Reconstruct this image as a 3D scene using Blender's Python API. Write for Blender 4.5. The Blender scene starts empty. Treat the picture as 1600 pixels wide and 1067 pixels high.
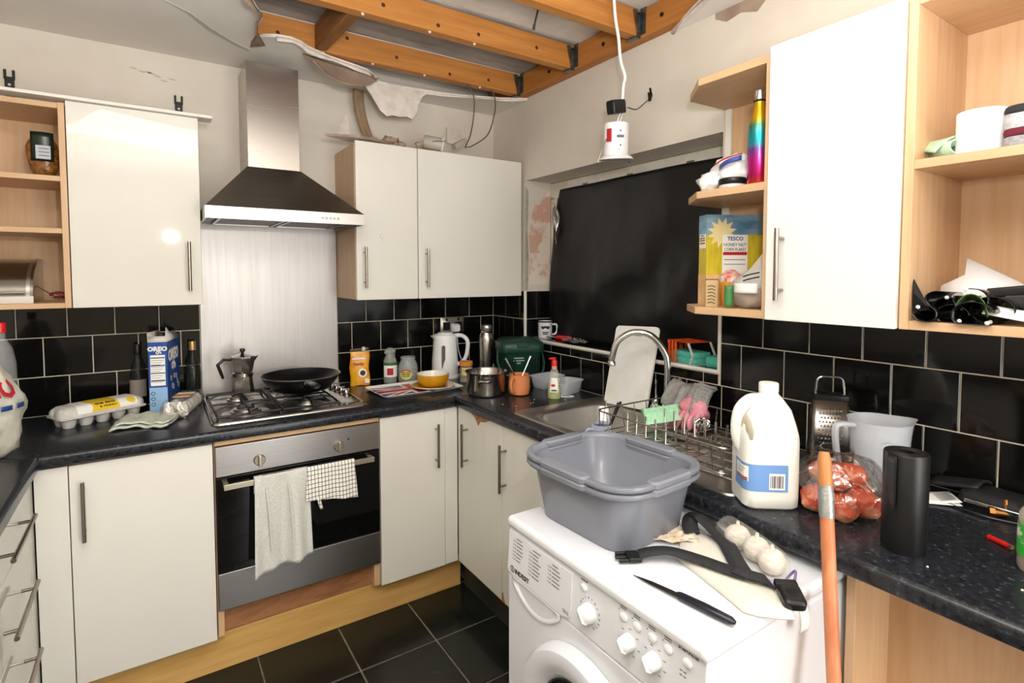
import bpy, bmesh, math, random
from math import sin, cos, pi, radians as R
from mathutils import Vector, Matrix, noise as NZ
from mathutils.geometry import tessellate_polygon

scene = bpy.context.scene
col = scene.collection
random.seed(7)

# ------------------------------------------------------------------ camera
cam_d = bpy.data.cameras.new('camera'); cam = bpy.data.objects.new('camera', cam_d); col.objects.link(cam)
cam_d.sensor_width = 36.0; cam_d.lens = 847.23 / 1600 * 36; cam_d.shift_y = -64.79 / 1600
cam_d.clip_start = 0.02; cam_d.clip_end = 50
yaw, pitch = 0.5863, -0.049
fw = Vector((sin(yaw) * cos(pitch), cos(yaw) * cos(pitch), sin(pitch)))
rt = Vector((cos(yaw), -sin(yaw), 0)); up = rt.cross(fw)
cam.matrix_world = Matrix(((rt.x, up.x, -fw.x, -1.689), (rt.y, up.y, -fw.y, -2.7397), (rt.z, up.z, -fw.z, 1.4618), (0, 0, 0, 1)))
scene.camera = cam
# ------------------------------------------------------------------ world, lamps, exposure
W = bpy.data.worlds.new('world'); scene.world = W; W.use_nodes = True
W.node_tree.nodes['Background'].inputs[0].default_value = (1, .97, .93, 1); W.node_tree.nodes['Background'].inputs[1].default_value = .25
def area(name, loc, tgt, size, energy, colr=(1, .98, .955), sy=None):
    d = bpy.data.lights.new(name, 'AREA'); d.energy = energy; d.color = colr; d.size = size
    if sy: d.shape = 'RECTANGLE'; d.size_y = sy
    o = bpy.data.objects.new(name, d); col.objects.link(o); o.location = loc
    o.rotation_euler = (Vector(tgt) - Vector(loc)).to_track_quat('-Z', 'Y').to_euler(); return o
YFILL = -4.19
area('ceiling_bounce', (-1.62, -2.05, 2.36), (-1.45, -1.75, 0), 0.8, 7, sy=.6)  # no fixture here: area light standing in for flash bounced off the ceiling
area('fill_uplight', (-1.55, -2.95, 1.62), (-1.55, -2.949, 2.38), .9, 54)  # added fill aimed straight up to brighten ceiling and room, no lamp there
area('doorway_fill', (-.6, YFILL, 1.04), (-.6, 0, 1.04), .78, 29, (1, .985, .965), sy=1.9)  # added fill lamp behind the camera, lifts the lower cupboards
area('flash', (-1.56, -2.74, 1.74), (-1.42, -1.75, 2.38), 0.06, 10, (1, .97, .94))
vs = scene.view_settings
vs.view_transform = 'Standard'; vs.look = 'None'; vs.exposure = 0.37; vs.gamma = 1.0; vs.use_curve_mapping = False

# ------------------------------------------------------------------ materials
def C(h):
    h = h.lstrip('#'); v = [int(h[i:i + 2], 16) / 255 for i in (0, 2, 4)]
    return tuple((x / 12.92 if x <= .04045 else ((x + .055) / 1.055) ** 2.4) for x in v) + (1,)
MC = {}
def M(n, c, r=.5, m=0, c2=None, sc=8, st=(1, 1, 1), det=4, lo=.35, hi=.65, bump=0, bsc=None, tr=0, ior=1.45, al=1, coat=0, em=0, spec=.5, c3=None, wave=False, rv=0, vor=False):
    if n in MC: return MC[n]
    mt = bpy.data.materials.new(n); mt.use_nodes = True; nt = mt.node_tree; b = nt.nodes['Principled BSDF']
    I = b.inputs; I['Base Color'].default_value = C(c); I['Roughness'].default_value = r; I['Metallic'].default_value = m
    I['Transmission Weight'].default_value = tr; I['IOR'].default_value = ior; I['Alpha'].default_value = al
    I['Coat Weight'].default_value = coat; I['Coat Roughness'].default_value = .05; I['Specular IOR Level'].default_value = spec
    if em: I['Emission Color'].default_value = C(c); I['Emission Strength'].default_value = em
    if c2 or bump or rv:
        tc = nt.nodes.new('ShaderNodeTexCoord'); mp = nt.nodes.new('ShaderNodeMapping'); mp.inputs['Scale'].default_value = st
        nt.links.new(tc.outputs['Object'], mp.inputs[0])
        def tex(s):
            if wave:
                t = nt.nodes.new('ShaderNodeTexWave'); t.inputs['Scale'].default_value = s; t.inputs['Distortion'].default_value = 6; t.inputs['Detail'].default_value = 3; o = t.outputs['Fac']
            elif vor:
                t = nt.nodes.new('ShaderNodeTexVoronoi'); t.inputs['Scale'].default_value = s; o = t.outputs['Distance']
            else:
                t = nt.nodes.new('ShaderNodeTexNoise'); t.inputs['Scale'].default_value = s; t.inputs['Detail'].default_value = det; t.inputs['Roughness'].default_value = .6; o = t.outputs['Fac']
            nt.links.new(mp.outputs[0], t.inputs['Vector']); return o
        o = tex(sc)
        if c2:
            rp = nt.nodes.new('ShaderNodeValToRGB'); e = rp.color_ramp.elements
            e[0].position = lo; e[0].color = C(c); e[1].position = hi; e[1].color = C(c2)
            if c3: x = e.new((lo + hi) / 2); x.color = C(c3)
            nt.links.new(o, rp.inputs[0]); nt.links.new(rp.outputs[0], I['Base Color'])
        if rv:
            mr = nt.nodes.new('ShaderNodeMapRange'); mr.inputs[3].default_value = max(.02, r - rv); mr.inputs[4].default_value = r + rv
            nt.links.new(o, mr.inputs[0]); nt.links.new(mr.outputs[0], I['Roughness'])
        if bump:
            bo = tex(bsc) if bsc else o
            bn = nt.nodes.new('ShaderNodeBump'); bn.inputs['Strength'].default_value = bump; bn.inputs['Distance'].default_value = .004
            nt.links.new(bo, bn.inputs['Height']); nt.links.new(bn.outputs[0], I['Normal'])
    MC[n] = mt; return mt
def gloss_film(n, c='ffffff', fac=.2, r=.1, bump=1, bsc=25):
    if n in MC: return MC[n]
    mt = bpy.data.materials.new(n); mt.use_nodes = True; nt = mt.node_tree; nt.nodes.remove(nt.nodes['Principled BSDF']); out = nt.nodes['Material Output']
    tr = nt.nodes.new('ShaderNodeBsdfTransparent'); tr.inputs[0].default_value = C('f4f2f0'); gl = nt.nodes.new('ShaderNodeBsdfGlossy'); gl.inputs['Color'].default_value = C(c); gl.inputs['Roughness'].default_value = r
    mx = nt.nodes.new('ShaderNodeMixShader'); mx.inputs[0].default_value = fac; nt.links.new(tr.outputs[0], mx.inputs[1]); nt.links.new(gl.outputs[0], mx.inputs[2]); nt.links.new(mx.outputs[0], out.inputs[0])
    tc = nt.nodes.new('ShaderNodeTexCoord'); no = nt.nodes.new('ShaderNodeTexNoise'); no.inputs['Scale'].default_value = bsc; nt.links.new(tc.outputs['Object'], no.inputs['Vector'])
    bn = nt.nodes.new('ShaderNodeBump'); bn.inputs['Strength'].default_value = bump; bn.inputs['Distance'].default_value = .02; nt.links.new(no.outputs['Fac'], bn.inputs['Height']); nt.links.new(bn.outputs[0], gl.inputs['Normal'])
    MC[n] = mt; return mt
def film(n, c, amount=.35, r=.15, bump=.6, bsc=30):
    """thin clear film: part see-through, part shiny plastic"""
    mt = M(n, c, r, bump=bump, sc=bsc, al=amount); return mt
M_wall = M('wall_paint', 'd8d1c5', .7, c2='cec6b9', sc=2.2, bump=.12, bsc=60)
M_ceil = M('ceiling_paint', 'e9e6e0', .8, c2='dedad3', sc=1.6, bump=.1, bsc=90)
M_plast = M('broken_plaster', 'efe9e2', .9, c2='d9cdbf', sc=14, bump=.3, bsc=60)
M_paper = M('plasterboard_paper', 'a8937f', .9, c2='8d786a', sc=9, bump=.2, bsc=40)
M_pink = M('bare_plaster', 'cfa795', .85, c2='e1d6c8', sc=5, lo=.5, hi=.56, bump=.3, bsc=30)
M_tile = M('black_glazed_tile', '0a0a09', .09, c2='131210', sc=3, spec=.45)
M_grout = M('cream_grout', 'd2cabb', .85, c2='bfb49d', sc=12)
M_ftile = M('floor_tile', '151713', .22, c2='24261f', sc=5, rv=.1, bump=.1, bsc=25, spec=.35)
M_fgrout = M('floor_grout', '8b8272', .9, c2='6c6456', sc=14)
M_cream = M('cream_gloss_door', 'e2dfd6', .035, c2='dddad0', sc=1.5, bump=.02, bsc=9)
M_creamS = M('cream_satin_door', 'e4e1d9', .28, c2='dfdcd3', sc=1.2)
M_oak = M('oak_veneer', 'd8b590', .42, c2='c69f75', sc=3.2, st=(14, 14, 1), det=5, lo=.3, hi=.75)
M_oakH = M('oak_veneer_flat', 'd6b28c', .42, c2='c6a077', sc=3.2, st=(1, 14, 14), det=5, lo=.3, hi=.75)
M_oakY = M('oak_veneer_deep', 'd6b28c', .42, c2='c6a077', sc=3.2, st=(14, 1, 14), det=5, lo=.3, hi=.75)
M_edge = M('oak_edging', 'e0bd92', .4, c2='d3ad7e', sc=5, st=(3, 3, 3))
M_pine = M('pine_plinth', 'd9b06c', .5, c2='bf8f4a', sc=2.5, st=(1.5, 10, 12), det=5, lo=.3, hi=.8)
M_raw = M('raw_chipboard', 'b88a5c', .8, c2='9a6c42', sc=60, det=2, bump=.2)
M_joist = M('orange_timber', 'c98a45', .6, c2='a5662a', sc=2.4, st=(1.2, 16, 16), det=6, lo=.25, hi=.8, bump=.15)
M_joistY = M('orange_timber_cross', 'bd7d3a', .6, c2='935a26', sc=2.4, st=(16, 1.2, 16), det=6, lo=.25, hi=.8, bump=.15)
M_nog = M('brown_timber', '9c6a38', .65, c2='6f4420', sc=3, st=(14, 1.3, 14), det=6, lo=.25, hi=.8, bump=.2)
M_deck = M('grey_deck_board', 'b4b2ae', .85, c2='8f8d8a', sc=3.5, st=(1, 4, 1), bump=.3, bsc=40)
M_deckW = M('white_deck_board', 'e6e4df', .85, c2='cfccc6', sc=4, bump=.35, bsc=70)
M_top = M('speckled_worktop', '131418', .24, c2='686d78', sc=80, det=6, lo=.36, hi=.84, c3='272a30', rv=.06)
M_steel = M('brushed_steel', 'c2c1bf', .3, 1, c2='bab8b5', sc=4, st=(1, 1, 40), rv=.04)
M_steelX = M('brushed_steel_wide', 'b9b6b3', .34, 1, c2='b1aeab', sc=3, st=(1, 1, 60), rv=.03)
M_hood = M('dark_brushed_steel', '8d8780', .3, 1, c2='857f79', sc=3, st=(1, 1, 50), rv=.04)
M_splash = M('splashback_steel', 'b3afac', .45, 1, c2='ada9a5', sc=2.5, st=(30, 1, 1), rv=.03)
M_chrome = M('chrome', 'd8d8d8', .07, 1)
M_nickel = M('brushed_nickel', '9b9186', .25, 1)
M_darksteel = M('dark_metal', '3c3a38', .35, 1)
M_galv = M('galvanised_steel', '8e9391', .45, 1, c2='5f6462', sc=25)
M_iron = M('cast_iron', '141414', .45)
M_black = M('black_plastic', '121213', .35)
M_blackg = M('black_gloss', '0a0a0b', .08)
M_white = M('white_plastic', 'ededee', .25)
M_whiteE = M('white_enamel', 'e2e4e9', .16, coat=.2)
M_wpanel = M('white_panel', 'dfe1e5', .3)
M_ink = M('black_ink', '1a1a1c', .6)
M_inkg = M('grey_ink', '6a6b70', .6)
M_red = M('red_plastic', 'd31f1c', .3)
M_redink = M('red_ink', 'b5202c', .5)
M_blueink = M('blue_ink', '23407f', .5)
M_whiteink = M('white_ink', 'f1efe9', .5)
M_yellow = M('yellow_print', 'e8c22a', .5)
M_glass = M('clear_glass', 'ffffff', .02, tr=1, ior=1.45)
M_ovglass = M('oven_glass', '0b0b0a', .05, spec=.6)
M_pp = M('translucent_plastic', 'd7dbe0', .28, al=.42)
M_foil = film('shiny_clear_film', 'f2f2f2', .3)

# ------------------------------------------------------------------ mesh tools
class MB:
    def __init__(s): s.v = []; s.f = []; s.m = []
    def add(s, vs, fs, mi=0):
        b = len(s.v); s.v += [tuple(v) for v in vs]; s.f += [tuple(b + i for i in f) for f in fs]; s.m += [mi] * len(fs); return s
    def box(s, x0, x1, y0, y1, z0, z1, mi=0):
        v = [(x0, y0, z0), (x1, y0, z0), (x1, y1, z0), (x0, y1, z0), (x0, y0, z1), (x1, y0, z1), (x1, y1, z1), (x0, y1, z1)]
        return s.add(v, [(0, 3, 2, 1), (4, 5, 6, 7), (0, 1, 5, 4), (1, 2, 6, 5), (2, 3, 7, 6), (3, 0, 4, 7)], mi)
    def rings(s, rs, mi=0, cap0=True, cap1=True, closed=False):
        n = len(rs[0]); v = [p for r in rs for p in r]; f = []
        k = len(rs)
        for i in range(k if closed else k - 1):
            a, b = i * n, ((i + 1) % k) * n
            for j in range(n):
                f.append((a + j, a + (j + 1) % n, b + (j + 1) % n, b + j))
        if not closed:
            if cap0: f.append(tuple(range(n - 1, -1, -1)))
            if cap1: f.append(tuple((k - 1) * n + j for j in range(n)))
        return s.add(v, f, mi)
    def lathe(s, prof, n=24, c=(0, 0), mi=0, a0=0, a1=2 * pi, cap=False):
        full = abs(a1 - a0 - 2 * pi) < 1e-6; m = n if full else n + 1
        v = []; f = []
        for (r, z) in prof:
            for j in range(m):
                a = a0 + (a1 - a0) * j / n; v.append((c[0] + r * cos(a), c[1] + r * sin(a), z))
        for i in range(len(prof) - 1):
            for j in range(n):
                k = (j + 1) % m; f.append((i * m + j, i * m + k, (i + 1) * m + k, (i + 1) * m + j))
        if cap:
            f.append(tuple(range(m - 1, -1, -1))); f.append(tuple((len(prof) - 1) * m + j for j in range(m)))
        return s.add(v, f, mi)
    def tube(s, pts, r, n=8, mi=0, closed=False, flat=None):
        P = [Vector(p) for p in pts]; k = len(P); rs = []; N = None
        for i, p in enumerate(P):
            t = (P[(i + 1) % k] - P[i - 1]) if closed else (P[min(i + 1, k - 1)] - P[max(i - 1, 0)])
            if t.length < 1e-9: t = Vector((0, 0, 1))
            t.normalize()
            if N is None:
                N = t.cross(Vector((0, 0, 1)))
                if N.length < .05: N = t.cross(Vector((0, 1, 0)))
            N = (N - t * N.dot(t)); N.normalize(); B = t.cross(N)
            rr = r[i] if isinstance(r, (list, tuple)) else r
            ra, rb = (rr, rr * flat) if flat else (rr, rr)
            rs.append([p + N * (ra * cos(2 * pi * j / n)) + B * (rb * sin(2 * pi * j / n)) for j in range(n)])
        return s.rings(rs, mi, closed=closed)
    def prism(s, poly, z0, z1, mi=0, mside=None):
        n = len(poly); v = [(p[0], p[1], z0) for p in poly] + [(p[0], p[1], z1) for p in poly]
        tris = tessellate_polygon([[Vector((p[0], p[1], 0)) for p in poly]])
        s.add(v, [tuple(t) for t in tris] + [tuple(i + n for i in reversed(t)) for t in tris], mi)
        b = len(s.v) - 2 * n; s.f += [(b + i, b + (i + 1) % n, b + n + (i + 1) % n, b + n + i) for i in range(n)]; s.m += [mi if mside is None else mside] * n
        return s
    def grid(s, fn, nu, nv, mi=0):
        v = [fn(i / nu, j / nv) for j in range(nv + 1) for i in range(nu + 1)]
        f = [(j * (nu + 1) + i, j * (nu + 1) + i + 1, (j + 1) * (nu + 1) + i + 1, (j + 1) * (nu + 1) + i) for j in range(nv) for i in range(nu)]
        return s.add(v, f, mi)
    def ball(s, c, r, nu=16, nv=10, fn=None, mi=0):
        if not isinstance(r, (tuple, list)): r = (r, r, r)
        rs = []
        for j in range(nv + 1):
            a = pi * (j / nv) - pi / 2; a = max(min(a, pi / 2 - .02), -pi / 2 + .02)
            ring = []
            for i in range(nu):
                t = 2 * pi * i / nu; d = Vector((cos(a) * cos(t), cos(a) * sin(t), sin(a))); k = fn(d) if fn else 1
                ring.append((c[0] + r[0] * d.x * k, c[1] + r[1] * d.y * k, c[2] + r[2] * d.z * k))
            rs.append(ring)
        return s.rings(rs, mi)
    def xf(s, mat, start=0):
        s.v[start:] = [tuple(mat @ Vector(v)) for v in s.v[start:]]; return s
def rr(w, d, r, z, n=4, c=(0, 0)):
    """rounded rectangle ring"""
    o = []
    for (sx, sy, a) in ((1, 1, 0), (-1, 1, pi / 2), (-1, -1, pi), (1, -1, 3 * pi / 2)):
        for i in range(n + 1):
            t = a + pi / 2 * i / n; o.append((c[0] + sx * (w / 2 - r) + r * cos(t), c[1] + sy * (d / 2 - r) + r * sin(t), z))
    return o
def E(name, label, cat, loc=(0, 0, 0), rz=0, group=None):
    o = bpy.data.objects.new(name, None); o.empty_display_size = .05; col.objects.link(o); o.location = loc; o.rotation_euler = (0, 0, R(rz))
    o['label'] = label; o['category'] = cat
    if group: o['group'] = group
    return o
def tag(o, label, cat, group=None):
    o['label'] = label; o['category'] = cat
    if group: o['group'] = group
    return o
def ob(name, mb, mats, parent=None, loc=(0, 0, 0), rot=(0, 0, 0), bev=0, solid=0, sub=0, ang=40, kind=None, label=None):
    me = bpy.data.meshes.new(name); me.from_pydata(mb.v, [], mb.f); me.validate()
    if not isinstance(mats, (list, tuple)): mats = [mats]
    for m in mats: me.materials.append(m)
    if len(mats) > 1 and len(me.polygons) == len(mb.m): me.polygons.foreach_set('material_index', mb.m)
    bm = bmesh.new(); bm.from_mesh(me); bmesh.ops.remove_doubles(bm, verts=bm.verts, dist=1e-6); bmesh.ops.recalc_face_normals(bm, faces=bm.faces); bm.to_mesh(me); bm.free()
    me.polygons.foreach_set('use_smooth', [True] * len(me.polygons)); me.set_sharp_from_angle(angle=R(ang)); me.update()
    o = bpy.data.objects.new(name, me); col.objects.link(o); o.parent = parent; o.location = loc; o.rotation_euler = [R(a) for a in rot]
    if solid: md = o.modifiers.new('solid', 'SOLIDIFY'); md.thickness = solid; md.offset = 0
    if bev: md = o.modifiers.new('bevel', 'BEVEL'); md.width = bev; md.segments = 2; md.limit_method = 'ANGLE'
    if sub: md = o.modifiers.new('sub', 'SUBSURF'); md.levels = sub; md.render_levels = sub
    if kind: o['kind'] = kind
    if label: o['label'] = label
    return o
def bx(parent, name, x0, x1, y0, y1, z0, z1, mat, bev=.001, **k):
    """box in world coordinates under an unrotated parent"""
    L = parent.location if parent else Vector((0, 0, 0))
    p = parent.parent if parent else None
    while p: L = L + p.location; p = p.parent
    return ob(name, MB().box(x0 - L.x, x1 - L.x, y0 - L.y, y1 - L.y, z0 - L.z, z1 - L.z), mat, parent, bev=bev, **k)
def text(s, size, mat, parent, loc, rot, name='lettering', fn=None, bold=0, ax='CENTER', sx=1, ext=.0003):
    cu = bpy.data.curves.new('t', 'FONT'); cu.body = s; cu.size = size; cu.align_x = ax; cu.align_y = 'CENTER'; cu.extrude = 0 if fn else ext; cu.offset = bold; cu.resolution_u = 2
    t = bpy.data.objects.new('t', cu); col.objects.link(t); dg = bpy.context.evaluated_depsgraph_get(); dg.update()
    me = bpy.data.meshes.new_from_object(t.evaluated_get(dg)); bpy.data.objects.remove(t); bpy.data.curves.remove(cu)
    for v in me.vertices:
        v.co.x *= sx
        if fn: v.co = Vector(fn(v.co.x, v.co.y))
    me.materials.clear(); me.materials.append(mat)
    o = bpy.data.objects.new(name, me); col.objects.link(o); o.parent = parent; o.location = loc; o.rotation_euler = [R(a) for a in rot]; return o
FB = (90, 0, 0); FR = (90, 0, -90)     # print facing the room from the back wall / from the right wall
def copies(o, parent=None):
    c = o.copy(); col.objects.link(c); c.parent = parent
    for ch in o.children: copies(ch, c)
    return c
def struct(o): o['kind'] = 'structure'; return o
def bez(p, n=24, closed=False):
    """smooth path through points (Catmull-Rom)"""
    P = [Vector(q) for q in p]; o = []; k = len(P)
    for i in range(k if closed else k - 1):
        a, b, c, d = P[(i - 1) % k] if closed or i > 0 else P[0], P[i], P[(i + 1) % k], P[(i + 2) % k] if closed or i + 2 < k else P[-1]
        m = max(2, n // (k - 1))
        for j in range(m):
            t = j / m; o.append(.5 * ((2 * b) + (c - a) * t + (2 * a - 5 * b + 4 * c - d) * t * t + (3 * b - a - 3 * c + d) * t ** 3))
    if not closed: o.append(P[-1])
    return o
# ================================================================== SETTING
CEIL = 2.38; XL = -2.62; YF = -4.2
wb = struct(bx(None, 'wall_back', XL - .2, .2, 0, .12, -.1, 2.62, M_wall, bev=0))
struct(bx(None, 'wall_left', XL - .12, XL, YF, 0, -.1, 2.62, M_wall, bev=0))
struct(ob('wall_front', MB().box(XL - .12, -1.0, YF - .12, YF, -.1, 2.62).box(-.2, .2, YF - .12, YF, -.1, 2.62).box(-1.0, -.2, YF - .12, YF, 2.02, 2.62), M_wall))  # unseen wall, opening added to hold the fill lamp
struct(ob('added_door_1', MB().box(-1.06, -1.0, YF - .13, YF + .015, 0, 2.08).box(-.2, -.14, YF - .13, YF + .015, 0, 2.08).box(-1.06, -.14, YF - .13, YF + .015, 2.02, 2.08), M('door_frame_paint', 'e8e5de', .4)))  # unseen door frame, added round the fill lamp's opening
WY0, WY1, WZ0, WZ1, WX = -.33, -1.54, 1.105, 1.96, .17
m = MB()
m.box(0, .24, WY0, 0, -.1, 2.62); m.box(0, .24, WY1, WY0, -.1, WZ0); m.box(0, .24, WY1, WY0, WZ1, 2.62); m.box(0, .24, YF, WY1, -.1, 2.62)
wr = struct(ob('wall_right', m, M_wall))
# bare pink plaster on the window jamb
m = MB().prism([(.02, 1.40), (.028, 1.56), (.022, 1.66), (.04, 1.78), (.06, 1.83), (.10, 1.84), (.13, 1.90), (.168, 1.915), (.168, 1.40)], 0, .0015)
m.xf(Matrix(((1, 0, 0, 0), (0, 0, -1, WY0), (0, 1, 0, 0), (0, 0, 0, 1)))); ob('bare_plaster_patch', m, M_pink, wr, label='bare pink plaster showing through paint')
m = MB().prism([(0, 1.37), (0, 1.93), (.02, 1.90), (.012, 1.7), (.02, 1.55), (.014, 1.37)], 0, .001)
m.xf(Matrix(((1, 0, 0, 0), (0, 0, -1, WY0), (0, 1, 0, 0), (0, 0, 0, 1)))); ob('scuffed_edge', m, M('scuffed_plaster', 'b8b4ae', .8, c2='8f8b86', sc=12), wr)
# stains / bare spots on walls
def patch(parent, pts, M4, mat, name='paint_chip'):
    ob(name, MB().prism(pts, 0, .0012).xf(M4), mat, parent)
MBK = Matrix(((1, 0, 0, 0), (0, 0, -1, 0), (0, 1, 0, 0), (0, 0, 0, 1)))
MRT = Matrix(((0, 0, -1, 0), (1, 0, 0, 0), (0, 1, 0, 0), (0, 0, 0, 1)))
for k in range(7):
    x = -1.74 + .022 * k + random.uniform(-.01, .01); z = 2.31 - .006 * k + random.uniform(-.012, .012)
    patch(wb, [(x, z), (x + .02, z - .006), (x + .032, z - .002), (x + .014, z + .003)], MBK, M('chipped_paint', 'bdb3a2', .8))
patch(wr, [(-1.50, 2.36), (-1.545, 2.335), (-1.60, 2.345), (-1.66, 2.325), (-1.70, 2.36), (-1.70, 2.395), (-1.50, 2.395)], MRT, M_paper, 'torn_wall_paper')

# ---- wall tiles, each one a piece with a chamfered edge
TM = {}
def tile_mesh(w, h, t=.007, mat=None):
    k = (round(w, 4), round(h, 4), mat.name, t)
    if k not in TM:
        e = .0016; m = MB(); m.rings([[(0, 0, 0), (w, 0, 0), (w, h, 0), (0, h, 0)], [(0, 0, t - e), (w, 0, t - e), (w, h, t - e), (0, h, t - e)], [(e, e, t), (w - e, e, t), (w - e, h - e, t), (e, h - e, t)]])
        me = bpy.data.meshes.new('tile'); me.from_pydata(m.v, [], m.f); me.materials.append(mat); me.update(); TM[k] = me
    return TM[k]
def put_tile(parent, w, h, mtx, mat=M_tile, t=.007, name='tile'):
    if w < .008 or h < .008: return
    o = bpy.data.objects.new(name, tile_mesh(w, h, t, mat)); col.objects.link(o); o.parent = parent; o.matrix_local = mtx
G = .0019
def row(parent, u_lo, u_hi, joints, z0, z1, frame):
    js = [u_lo] + sorted(j for j in joints if u_lo + .012 < j < u_hi - .012) + [u_hi]
    for a, b in zip(js, js[1:]): put_tile(parent, b - a - 2 * G, z1 - z0 - 2 * G, frame(a + G, z0 + G))
def FRB(u, z): return Matrix(((1, 0, 0, u), (0, 0, -1, -.002), (0, 1, 0, z), (0, 0, 0, 1)))
def FRR(u, z): return Matrix(((0, 0, -1, -.002), (1, 0, 0, u), (0, 1, 0, z), (0, 0, 0, 1)))
Z0, Z1, Z2, Z3 = .91, 1.062, 1.214, 1.366
bx(wb, 'grout_bed', -2.6, -1.518, -.006, .001, .905, Z3, M_grout, bev=0); bx(wb, 'grout_bed', -.922, 0, -.006, .001, .905, Z3, M_grout, bev=0)
for lo, hi, ph in ((-2.6, -1.518, -1.516), (-.922, -.008, -.019)):
    full = [ph - .1512 * k for k in range(-1, 9)]; half = [x - .0745 for x in full]
    row(wb, lo, hi, full, Z0, Z1, FRB); row(wb, lo, hi, half, Z1, Z2, FRB); row(wb, lo, hi, full, Z2, Z3, FRB)
m = MB(); m.box(-.006, .001, WY0, 0, .905, Z3); m.box(-.006, .001, WY1, WY0, .905, WZ0); m.box(-.006, .001, -3.0, WY1, .905, Z3); ob('grout_bed', m, M_grout, wr)
r1 = [-.038 - .152 * k for k in range(22)]; r2 = [-.112 - .152 * k for k in range(22)]
row(wr, WY0, -.008, [-.144, -.285], Z2, Z3, FRR); row(wr, WY0, -.008, [-.075, -.223], Z1, Z2, FRR)
row(wr, -3.0, -.008, r1, Z0, Z1, FRR); row(wr, WY1 - .004, WY0, r2, Z1, WZ0 - .004, FRR)
row(wr, -3.0, WY1 - .012, r2, Z1, Z2, FRR); row(wr, -3.0, WY1 - .012, r1, Z2, Z3, FRR)
# window reveal tiles and sill tiles
def FRJ(u, z): return Matrix(((1, 0, 0, u), (0, 0, -1, WY0 - .002), (0, 1, 0, z), (0, 0, 0, 1)))
row(wr, 0, .165, [.066], Z2, Z3, FRJ); row(wr, 0, .165, [.14], WZ0 + .01, Z2, FRJ)
def FRS(u, v): return Matrix(((1, 0, 0, u), (0, 1, 0, v), (0, 0, 1, WZ0 + .002), (0, 0, 0, 1)))
for j in range(8):
    y = WY0 - .006 - .152 * (j + 1); put_tile(wr, .162, min(.149, 1.203 - .152 * j - .003), FRS(.004, max(y, WY1 + .004)))
# white plastic tile trims round the window
M_trim = M('white_trim', 'e9e6df', .3)
struct(bx(None, 'trim_1', -.011, .004, WY0 - .007, WY0 + .003, WZ0, Z3, M_trim, bev=.002))
struct(bx(None, 'trim_2', -.011, .004, WY1, WY0, WZ0 - .001, WZ0 + .010, M_trim, bev=.002))
struct(bx(None, 'trim_3', -.011, .004, WY1 - .010, WY1, WZ0 - .001, Z3, M_trim, bev=.002))
# window behind the sheet
wf = struct(ob('window_1', MB().box(WX, WX + .05, WY1, WY1 + .05, WZ0 + .05, WZ1 - .085).box(WX, WX + .05, WY0 - .05, WY0, WZ0 + .05, WZ1 - .085).box(WX, WX + .05, WY1, WY0, WZ1 - .085, WZ1).box(WX, WX + .05, WY1, WY0, WZ0, WZ0 + .05).box(WX, WX + .05, -.96, -.91, WZ0 + .05, WZ1 - .085), M('window_frame_white', 'ddd8cd', .45, c2='c9c1b2', sc=8), bev=.003))
bx(wf, 'pane', WX + .02, WX + .026, WY1 + .04, -.955, WZ0 + .04, WZ1 - .08, M_blackg, bev=0); bx(wf, 'pane', WX + .02, WX + .026, -.915, WY0 - .04, WZ0 + .04, WZ1 - .08, M_blackg, bev=0)
for y in (-.62, -.93, -1.27): bx(wf, 'catch', WX - .006, WX + .002, y - .018, y + .018, WZ1 - .046, WZ1 - .036, M_nickel, bev=.001)
bx(wf, 'seal_strip', WX - .003, WX + .003, WY1 + .002, WY0 - .002, WZ1 - .004, WZ1, M('sealant', '8c7a63', .8), bev=0)

# ---- floor
fl = struct(bx(None, 'floor', XL - .12, .2, YF - .12, .1, -.12, -.003, M_fgrout, bev=0))
P = .305
for i in range(-1, 8):
    for j in range(0, 14):
        x0, y1 = -.78 - P * i, -.52 + P - P * j
        xa, xb, ya, yb_ = max(x0 - P, XL), min(x0, -.02), max(y1 - P, YF), min(y1, -.02)
        if xb - xa > .03 and yb_ - ya > .03: put_tile(fl, xb - xa - .006, yb_ - ya - .006, Matrix.Translation((xa + .003, ya + .003, -.006)), M_ftile, .006)

# ---- ceiling with the torn hole
hole = [(0, -.345), (-.06, -.315), (-.12, -.275), (-.19, -.25), (-.30, -.205), (-.42, -.178), (-.52, -.165), (-.588, -.157), (-.67, -.15), (-.753, -.157), (-.775, -.20), (-.80, -.235), (-.842, -.278), (-.90, -.30), (-.95, -.315), (-1.02, -.335), (-1.075, -.36), (-1.13, -.39), (-1.165, -.425), (-1.206, -.443), (-1.26, -.435), (-1.30, -.41), (-1.335, -.345), (-1.325, -.43), (-1.335, -.50), (-1.33, -.58), (-1.36, -.64), (-1.385, -.70), (-1.40, -.80), (-1.42, -.95), (-1.40, -1.2), (-1.36, -1.5), (-1.22, -1.72), (-.9, -1.80), (-.5, -1.74), (-.28, -1.66), (-.14, -1.58), (-.085, -1.46), (-.03, -1.36), (0, -1.30)]
outer = [(0, 0), (XL, 0), (XL, YF), (0, YF)]
ce = struct(ob('ceiling', MB().prism([(0.0, 0.0)] + [p for p in hole] + [(0, YF), (XL, YF), (XL, 0)], CEIL, CEIL + .0125, 0, 1), [M_ceil, M_plast]))
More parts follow.
